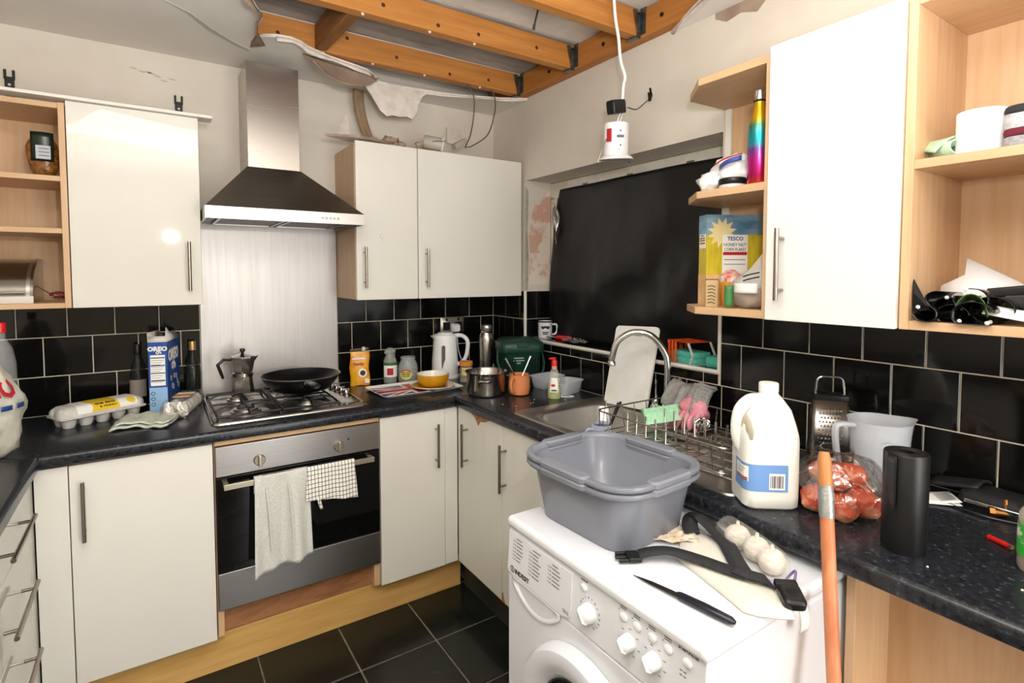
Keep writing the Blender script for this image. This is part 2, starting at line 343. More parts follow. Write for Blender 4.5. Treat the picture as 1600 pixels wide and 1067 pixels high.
# torn paper rim hanging just under the hole edge
def rim(pts, drop, mat, name, wid=.012):
    m = MB(); L = []; Rr = []
    for i, (x, y) in enumerate(pts):
        d = drop * (0.5 + .9 * abs(sin(i * 2.3)))
        L.append((x, y)); Rr.append((x + wid * sin(i * 1.7), y + wid * cos(i), CEIL - d))
    for i in range(len(pts) - 1):
        a, b = L[i], L[i + 1]; m.add([(a[0], a[1], CEIL + .004), (b[0], b[1], CEIL + .004), Rr[i + 1], Rr[i]], [(0, 1, 2, 3)])
    return ob(name, m, mat, ce, solid=.0016)
rim(hole[0:10], .006, M_plast, 'torn_edge'); rim(hole[11:21], .012, M_plast, 'torn_edge', .006); rim(hole[22:29], .03, M_paper, 'torn_paper', .03); rim(hole[-5:], .010, M_plast, 'torn_edge', .01)
ob('ceiling_crack', MB().prism([(-1.64, -.55), (-1.56, -.475), (-1.49, -.37), (-1.40, -.28), (-1.335, -.235), (-1.32, -.25), (-1.39, -.30), (-1.475, -.385), (-1.545, -.48)], CEIL - .0035, CEIL + .001), M('crack_paper', 'bdb6ac', .85), ce, label='bulging crack in ceiling paint')
# deck above the joists
for i, (y0, y1, mt) in enumerate(((-.34, .10, M_deckW), (-.575, -.345, M_deck), (-.80, -.58, M_deck), (-1.2, -.805, M_deckW), (-1.62, -1.205, M_deckW), (-2.1, -1.625, M_deckW))):
    struct(bx(None, 'trim_%d' % (10 + i), XL, .1, y0, y1, 2.505 + .002 * (i % 2), 2.53, mt, bev=.002))
struct(bx(None, 'trim_16', XL, .1, YF, -2.1, 2.505, 2.53, M_deck, bev=0))
# ---- joists, noggin, ledger, hangers
JL = ['orange timber ceiling joist nearest the cooker hood', 'orange timber ceiling joist in the middle of the hole', 'orange timber ceiling joist furthest from the cooker hood']
for i, y in enumerate((-.35, -.785, -1.19)):
    t = E('ceiling_joist', JL[i], 'joist', (-1.0, y, 2.398), group='exposed ceiling joists')
    bx(t, 'timber', -2.0, -.05, y, y + .045, 2.398, 2.502, M_joist, bev=.002)
    for k in range(5):
        x = -1.2 + .23 * k + random.uniform(-.05, .05); z = 2.42 + random.random() * .06
        ob('knot', MB().lathe([(0, .0012), (.006, .001), (.008, 0)], 10), M('timber_knot', '4a2410', .6), t, (x + 1.0, -.0005, z - 2.398), (90, 0, 0))
    if i < 3:
        for k in range(4 - i):
            x = -1.0 + .22 * k + random.uniform(-.08, .08)
            ob('plaster_scrap', MB().ball((0, 0, 0), (.008, .006, .006), 7, 5, lambda d: .8 + .4 * NZ.noise(d * 3)), M_plast, t, (x + 1.0, .01, -.003))
    h = E('joist_hanger', 'grey metal joist hanger holding the %s joist to the ledger' % ('first', 'middle', 'last')[i], 'hanger', (-.05, y, 2.392), group='joist hangers on the ledger')
    m = MB(); m.box(-.022, .0, -.002, 0, 0, .10); m.box(-.022, .0, .045, .047, 0, .10); m.box(-.03, 0, -.002, .047, -.002, 0.003)
    m.box(-.002, .004, -.03, -.001, .01, .112); m.box(-.002, .004, .046, .075, .01, .112)
    ob('strap', m, M_galv, h)
    m = MB(); m.box(-.018, -.001, -.010, -.002, .02, .108); m.xf(Matrix.Rotation(R(-14), 4, 'Y')); ob('bent_tab', m, M_galv, h)
    for z in (.03, .06, .09): ob('nail', MB().lathe([(0, .002), (.003, .002), (.004, 0)], 8), M_darksteel, h, (-.012, -.003, z), (90, 0, 0))
ld = E('ledger_beam', 'orange timber ledger fixed along the wall above the window', 'beam', (-.02, -1.0, 2.392)); bx(ld, 'timber', -.05, -.002, -2.05, -.02, 2.392, 2.50, M_joistY, bev=.002)
for y in (-.60, -.98, -1.3): ob('bolt_head', MB().lathe([(0, .004), (.008, .003), (.009, 0)], 10), M_darksteel, ld, (-.031, y + 1.0, .05), (0, -90, 0))
ng = E('timber_noggin', 'short brown timber noggin between first and middle joists', 'noggin', (-1.06, -.55, 2.40))
ob('timber', MB().box(-.023, .023, -.215, .20, .0, .10), M_nog, ng, (0, 0, 0), (0, 0, 3), bev=.002)
ob('knot', MB().lathe([(0, .002), (.018, .001), (.02, 0)], 14), M('ring_knot', '7d4a22', .6, c2='5b3213', sc=160, wave=True), ng, (.0245, -.03, .05), (0, 90, 0))
rod = tag(ob('metal_rod', MB().tube([(0, 0, 0), (.005, 0, .09)], .0035, 8).tube([(0, 0, -.015), (0, 0, .005)], .005, 8), M_iron, None, (-.43, -1.0, 2.418), (20, 0, 0)), 'thin dark rod sticking down between the middle and last joists', 'rod')
# ---- hanging plaster
fl1 = E('plaster_flap', 'broken white piece of plasterboard hanging down above the wall cupboards', 'plaster', (-.66, -.16, 2.38))
m = MB().prism([(-.18, .0), (-.135, -.07), (-.095, -.145), (-.065, -.168), (-.035, -.158), (.0, -.160), (.04, -.152), (.065, -.162), (.10, -.115), (.105, -.08), (.135, -.03), (.175, .0)], -.005, .005, 0, 1)
m.xf(Matrix(((1, 0, 0, 0), (0, 0, -1, 0), (0, 1, 0, 0), (0, 0, 0, 1)))); m.xf(Matrix.Rotation(R(-12), 4, 'X'))
ob('board', m, [M_plast, M_paper], fl1)
fl2 = E('plaster_flap', 'brown curled flap of ceiling paper beside the cooker hood', 'plaster', (-.98, -.32, 2.38))
def f2(u, v):
    # hinged along the hole edge, curling down
    x = -.16 + .33 * u; w = .105 * sin(pi * min(1, max(.02, .08 + .92 * u))) ** .6 * (1 - .25 * u)
    return (x + .03 * v, -.02 + .09 * u - .16 * v * (1 - u) * .4, -.004 - w * v ** 1.1 - .01 * sin(pi * v))
ob('paper', MB().grid(f2, 14, 6), M_paper, fl2, solid=.003)
fl3 = E('plaster_strip', 'torn strip of brown paper hanging down the wall above the cupboards', 'plaster strip', (-.82, -.02, 2.36))
ob('strip', MB().grid(lambda u, v: (-.03 + .055 * u + .07 * v * v, -.03 - .006 * sin(6 * u) - .03 * (1 - v), -.245 * v), 3, 10), M('torn_paper_brown', '9b8468', .9, c2='836b52', sc=8, bump=.2), fl3, solid=.002)
m = MB().prism([(-.095, -.24), (-.05, -.12), (-.035, -.1), (-.02, -.235)], 0, .001).xf(MBK); ob('paint_tear', m, M_plast, fl3, (0, .018, 0))
fl4 = tag(ob('plaster_shard', MB().prism([(-.15, -.05), (-.02, .015), (.16, .02), (.175, -.045), (.05, -.1), (-.02, -.12)], 0, .011, 0, 1), [M_plast, M_paper], None, (-.90, -.22, 2.070), (3, -2, 8)), 'flat pointed plaster shard lying over the cupboard end by the hood', 'plaster')
# debris on cupboard top
def rubble(d): return .75 + .5 * NZ.noise(d * 2.3)
for k, (x, y, s) in enumerate(((-.80, -.20, .045), (-.72, -.22, .05), (-.65, -.19, .035), (-.58, -.25, .03))):
    o = ob('plaster_rubble', MB().ball((0, 0, 0), (s, s * .7, s * .45), 9, 6, lambda d, k=k: .75 + .6 * NZ.noise(d * 2.3 + Vector((k, 0, 0)))), M('brown_rubble', '8c7257', .95, c2='b9a48b', sc=30, bump=.4), None, (x, y, 2.064 + .018 + s * .35), ang=10)
    tag(o, ['lump of brown ceiling debris beside the pointed plaster shard', 'biggest lump of brown ceiling debris on the wall cupboard', 'third lump of brown ceiling debris along the cupboard top', 'small brown debris lump nearest the loose spotlight'][k], 'debris', 'debris on the wall cupboards')

# ================================================================== CUPBOARDS
def pt(x, y, z): return (x, y, z)
def handle(parent, a, b, out, r=.006, post=.03):
    """bar handle from a to b in the parent's frame; out = unit direction away from the door"""
    a, b, o = Vector(a), Vector(b), Vector(out); m = MB(); m.tube([a, b], r, 10)
    d = (b - a)
    for t in (.14, .86): q = a + d * t; m.tube([q, q - o * post], r * .75, 8)
    return ob('handle', m, M_nickel, parent, ang=50)
def wloc(parent):
    L = Vector(parent.location); p = parent.parent
    while p: L = L + p.location; p = p.parent
    return L
def whandle(parent, a, b, out, **k):
    L = wloc(parent); return handle(parent, Vector(a) - L, Vector(b) - L, out, **k)
YU = -.318; YC = -.30; UB, UT = 1.341, 2.055; T18 = .018
# left open wall unit
t = E('open_wall_unit', 'oak open shelf wall unit at the left edge above the eggs', 'shelf unit', (-2.2, -.15, UB))
bx(t, 'side_panel', -1.942, -1.924, -.31, 0, UB, UT - .008, M_oak); bx(t, 'side_panel', -2.44, -2.422, -.31, 0, UB, UT - .008, M_oak)
bx(t, 'back_panel', -2.422, -1.942, -.02, -.011, UB, UT - .01, M_oak, bev=0)
for n, z in (('bottom_panel', UB), ('shelf', 1.600), ('shelf', 1.779), ('top_panel', UT - .028)): bx(t, n, -2.422, -1.942, -.305, -.02, z, z + T18, M_oakH)
bk = E('cabinet_hanger', 'black metal cupboard hanging bracket on the wall at far left', 'bracket', (-2.108, -.001, 2.13), group='cupboard hanging brackets')
def hanger(b):
    m = MB(); m.box(-.014, .014, -.004, 0, -.02, .06); m.box(-.016, -.008, -.006, 0, .05, .085); m.box(.008, .016, -.006, 0, .05, .085); m.box(-.012, .012, -.018, 0, .0, .012); ob('plate', m, M_iron, b, bev=.001)
    ob('screw', MB().lathe([(0, .003), (.005, .003), (.006, 0)], 10), M_chrome, b, (0, -.004, .03), (90, 0, 0))
hanger(bk); bk2 = E('cabinet_hanger', 'black metal cupboard hanging bracket above the glossy cream wall cupboard', 'bracket', (-1.573, -.001, 2.13), group='cupboard hanging brackets'); hanger(bk2)
def wall_cab(name, label, x0, x1, doors, matdoor, side_mat=M_oak):
    t = E(name, label, 'cupboard', ((x0 + x1) / 2, -.15, UB))
    bx(t, 'side_panel', x0, x0 + T18, YC, 0, UB + .002, UT - .008, side_mat); bx(t, 'side_panel', x1 - T18, x1, YC, 0, UB + .002, UT - .008, side_mat)
    bx(t, 'bottom_panel', x0 + T18, x1 - T18, YC, 0, UB + .002, UB + .02, M_oakH); bx(t, 'top_panel', x0 + T18, x1 - T18, YC, 0, UT - .026, UT - .008, M_oakH)
    bx(t, 'back_panel', x0 + T18, x1 - T18, -.02, -.012, UB + .02, UT - .026, M_oak, bev=0)
    for (a, b, hx) in doors:
        d = bx(t, 'door', a + .0015, b - .0015, YU, YU + T18 - .001, UB, UT, matdoor, bev=.0015)
        whandle(d, (hx, YU - .03, 1.395), (hx, YU - .03, 1.582), (0, -1, 0))
    return t
wall_cab('wall_cupboard', 'glossy cream wall cupboard to the left of the cooker hood', -1.922, -1.524, [(-1.922, -1.524, -1.567)], M_cream)
tag(bx(None, 'cornice_strip', -2.46, -1.478, -.338, -.262, UT + .001, UT + .012, M_creamS, bev=.001), 'thin cream cornice strip along the top of the left wall cupboards', 'cornice')
c300 = wall_cab('wall_cupboard', 'narrow cream wall cupboard with oak side right of the cooker hood', -.92, -.621, [(-.92, -.621, -.884)], M_creamS)
ob('adhesive_hook', MB().lathe([(0, .004), (.008, .003), (.010, 0)], 14).box(-.003, .003, -.024, -.004, 0, .006), M('clear_hook', 'dfe0e0', .15), c300, (-.80 + .7705, YU + .15 - .0005, 1.635 - UB), (90, 0, 0))
wall_cab('wall_cupboard', 'wide cream wall cupboard in the corner beside the blacked-out window', -.620, -.006, [(-.620, -.018, -.580)], M_creamS)

# right wall units: x front plane
XU = -.320; RZ0, RZ1 = 1.338, 2.056
t = E('corner_shelf_unit', 'oak open end shelf unit with angled shelves beside the window', 'shelf unit', (-.15, -1.75, RZ0))
def rel(o, x, y, z): return (x - o.location.x, y - o.location.y, z - o.location.z)
for n, z in (('shelf', RZ0), ('shelf', 1.688), ('shelf', 2.025)):
    m = MB().prism([(0, -1.56), (0, -1.8838), (-.3015, -1.8838), (-.3015, -1.665), (-.20, -1.555)], z, z + .022)
    m.v = [rel(t, *v) for v in m.v]; ob(n, m, [M_oakY], t, bev=.0015)
bx(t, 'side_panel', -.303, 0, -1.901, -1.884, RZ0, RZ1 - .009, M_oak); bx(t, 'back_panel', -.012, -.002, -1.884, -1.562, RZ0 + .022, 2.025, M_oak, bev=0)
bx(t, 'support_strip', -.022, -.012, -1.585, -1.562, RZ0 + .022, 2.025, M_creamS)
t = E('wall_cupboard', 'white wall cupboard between the end shelves and the open unit on the right', 'cupboard', (-.15, -2.06, RZ0))
bx(t, 'body', -.301, -.001, -2.211, -1.902, RZ0 + .002, RZ1 - .004, M_oak)
d = bx(t, 'door', XU, XU + T18, -2.210, -1.904, RZ0, RZ1, M('white_gloss_door', 'e3e2df', .2), bev=.0015)
whandle(d, (XU - .032, -1.952, 1.392), (XU - .032, -1.952, 1.578), (-1, 0, 0))
t = E('open_wall_unit', 'oak open shelf wall unit at the right edge above the black roll', 'shelf unit', (-.15, -2.46, RZ0))
bx(t, 'side_panel', -.305, 0, -2.231, -2.213, RZ0, RZ1, M_oak); bx(t, 'side_panel', -.305, 0, -2.732, -2.714, RZ0, RZ1, M_oak)
bx(t, 'back_panel', -.022, -.012, -2.714, -2.231, RZ0, RZ1, M_oak, bev=0)
for n, z in (('bottom_panel', RZ0), ('shelf', 1.688), ('top_panel', RZ1 - T18)): bx(t, n, -.302, -.022, -2.714, -2.231, z, z + T18 + .002, M_oakY)

# ---- base units
DB, DT = .15, .861; YB = -.59
t = E('base_cupboard', 'cream base cupboard under the worktop with eggs', 'cupboard', (-1.725, -.3, DB))
bx(t, 'body', -1.922, -1.526, YB + .022, -.005, DB + .005, .868, M_oak, bev=0)
d = bx(t, 'door', -1.921, -1.527, YB, YB + .02, DB, DT, M_creamS, bev=.0015); whandle(d, (-1.886, YB - .032, .622), (-1.886, YB - .032, .812), (0, -1, 0))
bx(t, 'filler_panel', -2.005, -1.924, YB + .003, YB + .02, DB, DT, M_creamS)
t = E('base_cupboard', 'narrow cream base cupboard right of the oven', 'cupboard', (-.77, -.3, DB))
bx(t, 'body', -.918, -.56, YB + .022, -.005, DB + .005, .868, M_oak, bev=0)
d = bx(t, 'door', -.917, -.621, YB, YB + .02, DB, DT, M_creamS, bev=.0015); whandle(d, (-.666, YB - .032, .614), (-.666, YB - .032, .806), (0, -1, 0))
bx(t, 'filler_panel', -.6185, -.5555, YB + .004, YB + .02, DB, DT, M_creamS)
XB = -.553
t = E('sink_cupboard', 'cream double door cupboard under the sink', 'cupboard', (-.3, -.98, DB))
bx(t, 'body', XB + .022, -.01, -1.40, -.57, DB + .005, .70, M_oak, bev=0)
d = bx(t, 'door', XB, XB + .02, -.953, -.5885, DB, DT, M_cream, bev=.0015, label='cream door with chipped top edge'); whandle(d, (XB - .032, -.682, .617), (XB - .032, -.682, .806), (-1, 0, 0))
m = MB().prism([(-.705, .8605), (-.745, .846), (-.772, .817), (-.79, .838), (-.83, .845), (-.86, .858), (-.86, .8605)], 0, .0015).xf(Matrix(((0, 0, -1, XB), (1, 0, 0, 0), (0, 1, 0, 0), (0, 0, 0, 1))))
L = wloc(d); m.v = [tuple(Vector(v) - L) for v in m.v]; ob('chipped_edge', m, M_raw, d, label='bare chipboard where the cream facing has torn off')
d = bx(t, 'door', XB, XB + .02, -1.36, -.957, DB, DT, M_cream, bev=.0015); whandle(d, (XB - .032, -.99, .608), (XB - .032, -.99, .796), (-1, 0, 0))
m = MB().prism([(-.957, .15), (-.957, .185), (-.965, .19), (-.972, .17), (-.985, .15)], 0, .0015).xf(Matrix(((0, 0, -1, XB), (1, 0, 0, 0), (0, 1, 0, 0), (0, 0, 0, 1)))); L = wloc(d); m.v = [tuple(Vector(v) - L) for v in m.v]; ob('chipped_edge', m, M_raw, d)
bx(t, 'side_panel', XB + .005, -.02, -1.59, -1.572, .0, .868, M_creamS)
# left run drawer unit, fronts facing right
XD = -2.008
t = E('drawer_unit', 'cream drawer unit with bar handles at bottom left corner', 'drawers', (-2.3, -.95, DB))
bx(t, 'body', -2.6, XD - .021, -1.22, -.62, DB, .868, M_oak, bev=0)
for (z0, z1, zh) in ((.714, DT, .79), (.513, .711, .602), (.313, .510, .405), (DB, .310, .22)):
    d = bx(t, 'drawer', XD - .02, XD, -1.215, -.668, z0, z1, M_cream, bev=.0015); whandle(d, (XD + .032, -1.065, zh), (XD + .032, -.775, zh), (1, 0, 0))
bx(t, 'filler_panel', XD - .02, XD - .002, -.665, -.575, DB, DT, M_creamS)
t = E('base_cupboard', 'cream base cupboard on the left run beside the camera', 'cupboard', (-2.3, -1.6, DB)); bx(t, 'body', -2.6, XD - .021, -2.0, -1.222, DB, .868, M_oak, bev=0); bx(t, 'door', XD - .02, XD, -1.998, -1.225, DB, DT, M_cream)
# plinths
tag(bx(None, 'plinth_board', -2.02, -.515, -.535, -.517, 0, .140, M_pine, bev=.002), 'pale pine plinth board under the oven and back cupboards', 'plinth')
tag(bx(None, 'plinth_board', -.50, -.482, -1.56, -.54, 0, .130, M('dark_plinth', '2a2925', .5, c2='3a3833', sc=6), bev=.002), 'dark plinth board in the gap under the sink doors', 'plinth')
tag(bx(None, 'plinth_board', -2.09, -2.072, -2.0, -.56, 0, .140, M_pine, bev=.002), 'pine plinth board under the left drawers', 'plinth')
# open shallow unit under the right worktop
t = E('open_base_unit', 'oak open base unit under the right worktop behind the orange pole', 'cupboard', (-.42, -2.5, 0))
bx(t, 'side_panel', -.51, -.34, -2.232, -2.214, 0, .870, M_oak); bx(t, 'back_panel', -.352, -.34, -2.9, -2.232, 0, .870, M_oak, bev=0); bx(t, 'bottom_panel', -.51, -.352, -2.9, -2.232, .10, .118, M_oakY)

# ---- worktops with rolled front edge
def wt_profile(depth, z0=.872, z1=.91, r=.014):
    p = [(0, z0), (0, z1)]
    for k in range(5): a = pi / 2 * k / 4; p.append((depth - r + r * sin(a), z1 - r + r * cos(a)))
    for k in range(4): a = pi / 2 * k / 3; p.append((depth - .006 + .006 * cos(a), z0 + .006 - .006 * sin(a)))
    return p
def extr(m, prof, mk, a, b): m.rings([[mk(d, z, t) for d, z in prof] for t in (a, b)])
t = E('worktop', 'dark speckled worktop along the back wall around the hob', 'worktop', (-1.3, -.3, .872))
m = MB(); mk = lambda d, z, u: (u + 1.3, -d - .001 + .3, z - .872); extr(m, wt_profile(.612), mk, -2.614, -.583); ob('slab', m, M_top, t)
ob('end_slab', MB().box(-.583 + 1.3, -.003 + 1.3, -.583 + .3, .298, 0, .038), M_top, t)
t = E('worktop', 'dark speckled worktop on the left run under the carrier bag', 'worktop', (-2.3, -1.5, .872))
m = MB(); mk = lambda d, z, u: (XL + .003 + d + 2.3, u + 1.5, z - .872); extr(m, wt_profile(.632), mk, -2.4, -.614); ob('slab', m, M_top, t)
t = E('worktop', 'dark speckled worktop along the window wall with the sink', 'worktop', (-.3, -1.5, .872))
mk = lambda d, z, u: (-.001 - d + .3, u + 1.5, z - .872); pf = wt_profile(.574)
cutf = [(.49, .872), (.49, .91)] + pf[2:]
SY0, SY1 = -1.03, -1.46
m = MB(); extr(m, pf, mk, SY0, -.585); extr(m, cutf, mk, SY1, SY0); m.box(-.075 + .3, -.001 + .3, SY1 + 1.5, SY0 + 1.5, 0, .038); extr(m, pf, mk, -2.95, SY1); ob('slab', m, M_top, t)
ob('joint_strip', MB().box(-.586 + .3, -.008 + .3, -.5855 + 1.5, -.5835 + 1.5, .0385, .0395), M('worktop_joint', '4a4a4a', .5), t)
# ================================================================== HOOD, SPLASHBACK, OVEN, HOB
A = -1.522
tag(bx(None, 'splashback', -1.516, -.924, -.012, -.004, .911, 1.70, M_splash, bev=.001), 'brushed steel splashback behind the hob', 'splashback')
h = E('cooker_hood', 'brushed steel chimney cooker hood above the hob', 'cooker hood', (-1.22, -.2, 1.667))
def loc(o, m): m.v = [tuple(Vector(v) - o.location) for v in m.v]; return m
xa, xb = -1.5195, -.9255
m = MB().rings([[(xa, -.4526, 1.712), (xb, -.4526, 1.712), (xb, -.002, 1.712), (xa, -.002, 1.712)], [(-1.347, -.245, 1.905), (-1.135, -.245, 1.905), (-1.135, -.002, 1.905), (-1.347, -.002, 1.905)]])
ob('canopy', loc(h, m), M_hood, h, bev=.0015)
m = MB(); m.box(xa, xb, -.4526, -.446, 1.667, 1.712); m.box(xa, xa + .006, -.446, -.002, 1.667, 1.712); m.box(xb - .006, xb, -.446, -.002, 1.667, 1.712); m.box(xa + .006, xb - .006, -.008, -.002, 1.667, 1.712)
ob('front_band', loc(h, m), M_steel, h)
bx(h, 'underside', xa + .006, xb - .006, -.446, -.008, 1.680, 1.690, M_darksteel, bev=0)
for x0, x1 in ((xa + .05, -1.228), (-1.216, xb - .05)):
    g = bx(h, 'grease_filter', x0, x1, -.40, -.06, 1.676, 1.6815, M('filter_mesh', '8a857e', .45, 1, c2='4e4a46', sc=260, det=1), bev=.001)
    mm = MB(); [mm.box(x, y, a, b, 1.672, 1.678) for x, y, a, b in ((x0, x0 + .01, -.40, -.06), (x1 - .01, x1, -.40, -.06), (x0, x1, -.40, -.39), (x0, x1, -.07, -.06))]
    L = wloc(g); mm.v = [tuple(Vector(v) - L) for v in mm.v]; ob('filter_frame', mm, M_steel, g)
bx(h, 'chimney', -1.343, -1.138, -.240, -.002, 1.904, 2.337, M('chimney_steel', 'b5aea6', .27, 1, c2='b1aaa2', sc=3, st=(1, 1, 50), rv=.012), bev=.001)
for k in range(5):
    x = -1.10 + .0155 * k; ob('push_button', MB().lathe([(0, .006), (.0042, .0055), (.005, .003), (.005, 0)], 12), M_nickel, h, (x + 1.22, -.4526 + .2, .021), (90, 0, 0))

oh = E('oven_housing', 'oak oven housing around the built-in oven', 'cupboard', (-1.22, -.3, .15))
bx(oh, 'side_panel', -1.5225, -1.5205, YB + .012, -.01, .15, .868, M_oak, bev=0); bx(oh, 'side_panel', -.9215, -.9195, YB + .012, -.01, .15, .868, M_oak, bev=0)
bx(oh, 'top_rail', -1.520, -.922, YB + .006, YB + .026, .850, .870, M_edge); bx(oh, 'bottom_rail', -1.520, -.922, YB + .05, YB + .068, .145, .235, M('worn_oak', 'a8754d', .6, c2='8a5a38', sc=4, st=(2, 8, 8)), bev=.001)
bx(oh, 'shelf', -1.520, -.922, YB + .068, -.02, .232, .248, M_oakH); bx(oh, 'corner_block', -.945, -.922, YB + .014, YB + .05, .150, .245, M_oak); bx(oh, 'corner_block', -1.520, -1.502, YB + .014, YB + .05, .150, .245, M_oak)
ov = E('oven', 'built-in steel oven with black glass door under the hob', 'oven', (-1.22, -.3, .250))
bx(ov, 'body', -1.50, -.94, YB + .03, -.03, .252, .846, M_darksteel, bev=0)
fas = bx(ov, 'control_panel', -1.519, -.923, YB - .004, YB + .03, .739, .847, M_steelX, bev=.002)
for kx in (-1.377, -1.089):
    k = ob('control_knob', MB().lathe([(0, .012), (.017, .012), (.0195, .009), (.0205, 0)], 24), M('beige_knob', '9c9484', .3, .7), ov, (kx + 1.22, YB - .004 + .3, .779 - .25), (90, 0, 0))
    ob('knob_grip', MB().box(-.005, .005, -.021, .021, .011, .024), M('beige_knob_grip', 'b9b2a2', .25, .7), k, bev=.002)
ob('indicator_lamp', MB().lathe([(0, .002), (.0035, .001), (.004, 0)], 10), M_black, ov, (-1.05 + 1.22, YB - .004 + .3, .800 - .25), (90, 0, 0))
bx(ov, 'door_glass', -1.519, -.923, YB - .002, YB + .028, .389, .735, M_ovglass, bev=.002)
bx(ov, 'door_base', -1.519, -.923, YB - .004, YB + .028, .252, .387, M_steelX, bev=.002)
m = MB(); hy = YB - .042
m.box(-1.498, -.958, hy - .004, hy + .004, .702, .722)
for x in (-1.490, -.966): m.box(x - .008, x + .008, hy, YB, .705, .719)
loc(ov, m); ob('door_handle', m, M('handle_alu', 'c9c0ab', .3, .8), ov, bev=.0015)
# towels over the oven handle
def towel(name, label, x0, x1, zb, mat, back, wob, slant=0):
    t = E(name, label, 'tea towel', ((x0 + x1) / 2, hy, .70)); xc = (x0 + x1) / 2
    def fn(u, v):
        x = x0 - xc + (x1 - x0) * u; s = v * (.7 - zb + back + .03)
        Lf = .722 - zb + slant * (u - .5)
        fold = wob * (sin(u * 9 + 1) * .6 + sin(u * 17 + 2) * .4)
        if v < .22: q = v / .22; z = .726 - back * (1 - q); y = .011 + .004 * sin(u * 7)
        elif v < .30: q = (v - .22) / .08; a = pi * q; z = .726 + .006 * sin(a); y = .011 * cos(a)
        else: q = (v - .30) / .70; z = .726 - Lf * q; y = -.011 - fold * q ** .6 - .012 * q
        x *= 1 + (.10 * q if v >= .3 else 0)
        return (x, y, z - .70)
    ob('cloth', MB().grid(fn, 40, 40), mat, t, solid=.003); return t
M_towel = M('grey_towel', 'd9d8d2', .95, c2='c8c7c0', sc=180, det=2, bump=.5)
tw = towel('tea_towel', 'plain grey white tea towel hanging on the oven handle', -1.402, -1.215, .385, M_towel, .06, .024, -.03)
for x in (-.055, .02): ob('fold_crease', MB().tube([(x, -.020, -.01), (x + .006, -.036, -.1), (x + .012, -.038, -.24)], .004, 6, flat=.5), M_towel, tw)
mt = M('checked_towel', 'efece4', .95)
def check_mat(mt):
    nt = mt.node_tree; b = nt.nodes['Principled BSDF']; tc = nt.nodes.new('ShaderNodeTexCoord'); sp = nt.nodes.new('ShaderNodeSeparateXYZ'); nt.links.new(tc.outputs['Object'], sp.inputs[0])
    def line(o, f, w):
        a = nt.nodes.new('ShaderNodeMath'); a.operation = 'MULTIPLY'; a.inputs[1].default_value = f; nt.links.new(o, a.inputs[0])
        c = nt.nodes.new('ShaderNodeMath'); c.operation = 'FRACT'; nt.links.new(a.outputs[0], c.inputs[0])
        l = nt.nodes.new('ShaderNodeMath'); l.operation = 'LESS_THAN'; l.inputs[1].default_value = w; nt.links.new(c.outputs[0], l.inputs[0]); return l.outputs[0]
    a, c = line(sp.outputs['X'], 78, .16), line(sp.outputs['Z'], 62, .14)
    mx = nt.nodes.new('ShaderNodeMath'); mx.operation = 'MAXIMUM'; nt.links.new(a, mx.inputs[0]); nt.links.new(c, mx.inputs[1])
    mi = nt.nodes.new('ShaderNodeMixRGB'); mi.inputs[1].default_value = C('efece4'); mi.inputs[2].default_value = C('2e2d2c'); nt.links.new(mx.outputs[0], mi.inputs[0]); nt.links.new(mi.outputs[0], b.inputs['Base Color'])
check_mat(mt)
tw = towel('tea_towel', 'black and white checked tea towel on the oven handle', -1.222, -1.042, .592, mt, .05, .006, .03)
ob('loop_tag', MB().grid(lambda u, v: (-.06 + .012 * u + .01 * v, -.03, -.085 - .045 * v), 2, 4), mt, tw, solid=.002)
dk = tag(ob('dark_cloth', MB().grid(lambda u, v: (-.155 + .31 * u, (.014 - .002 * sin(9 * u)) if v < .4 else .014 - .02 * (v - .4) / .6, -.05 * (1 - v) + .026 + .004 * sin(5 * u + 1)), 20, 6), M('black_cloth', '2a2a29', .95), None, (-1.22, hy, .705), solid=.002), 'black cloth draped behind the towels on the oven handle', 'cloth')

# ---- hob
hb = E('gas_hob', 'steel four-burner gas hob set in the back worktop', 'hob', (-1.235, -.29, .911))
hx0, hx1, hy0, hy1 = -1.525, -.945, -.545, -.045
def hl(x, y, z): return (x + 1.235, y + .29, z - .911)
m = MB()
outer = rr(hx1 - hx0, hy1 - hy0, .03, 0); 
rs = [[(x, y, z) for x, y, _ in rr(hx1 - hx0 - 2 * i, hy1 - hy0 - 2 * i, .03, 0)] for i, z in ((0, 0), (.001, .004), (.008, .011), (.016, .012), (.024, .0075))]
m.rings(rs); ob('hob_frame', m, M('hob_steel', 'b5b2ad', .22, 1, rv=.08, sc=6), hb, ang=50)
for bxp, byp, rad in ((-1.395, -.41, .045), (-1.395, -.17, .034), (-1.16, -.40, .034), (-1.16, -.17, .045)):
    b = ob('burner', MB().lathe([(rad * 1.9, .0082), (rad * 1.7, .0088), (rad * 1.25, .010), (rad * 1.2, .016), (rad, .018), (rad, .024), (rad * .9, .026), (0, .026)], 28), M('burner_alu', 'b0aca6', .3, 1), hb, hl(bxp, byp, .911))
    ob('burner_cap', MB().lathe([(rad * .72, .026), (rad * .72, .031), (rad * .62, .034), (0, .034)], 24), M('burner_cap', '6c6a66', .4, .9), b)
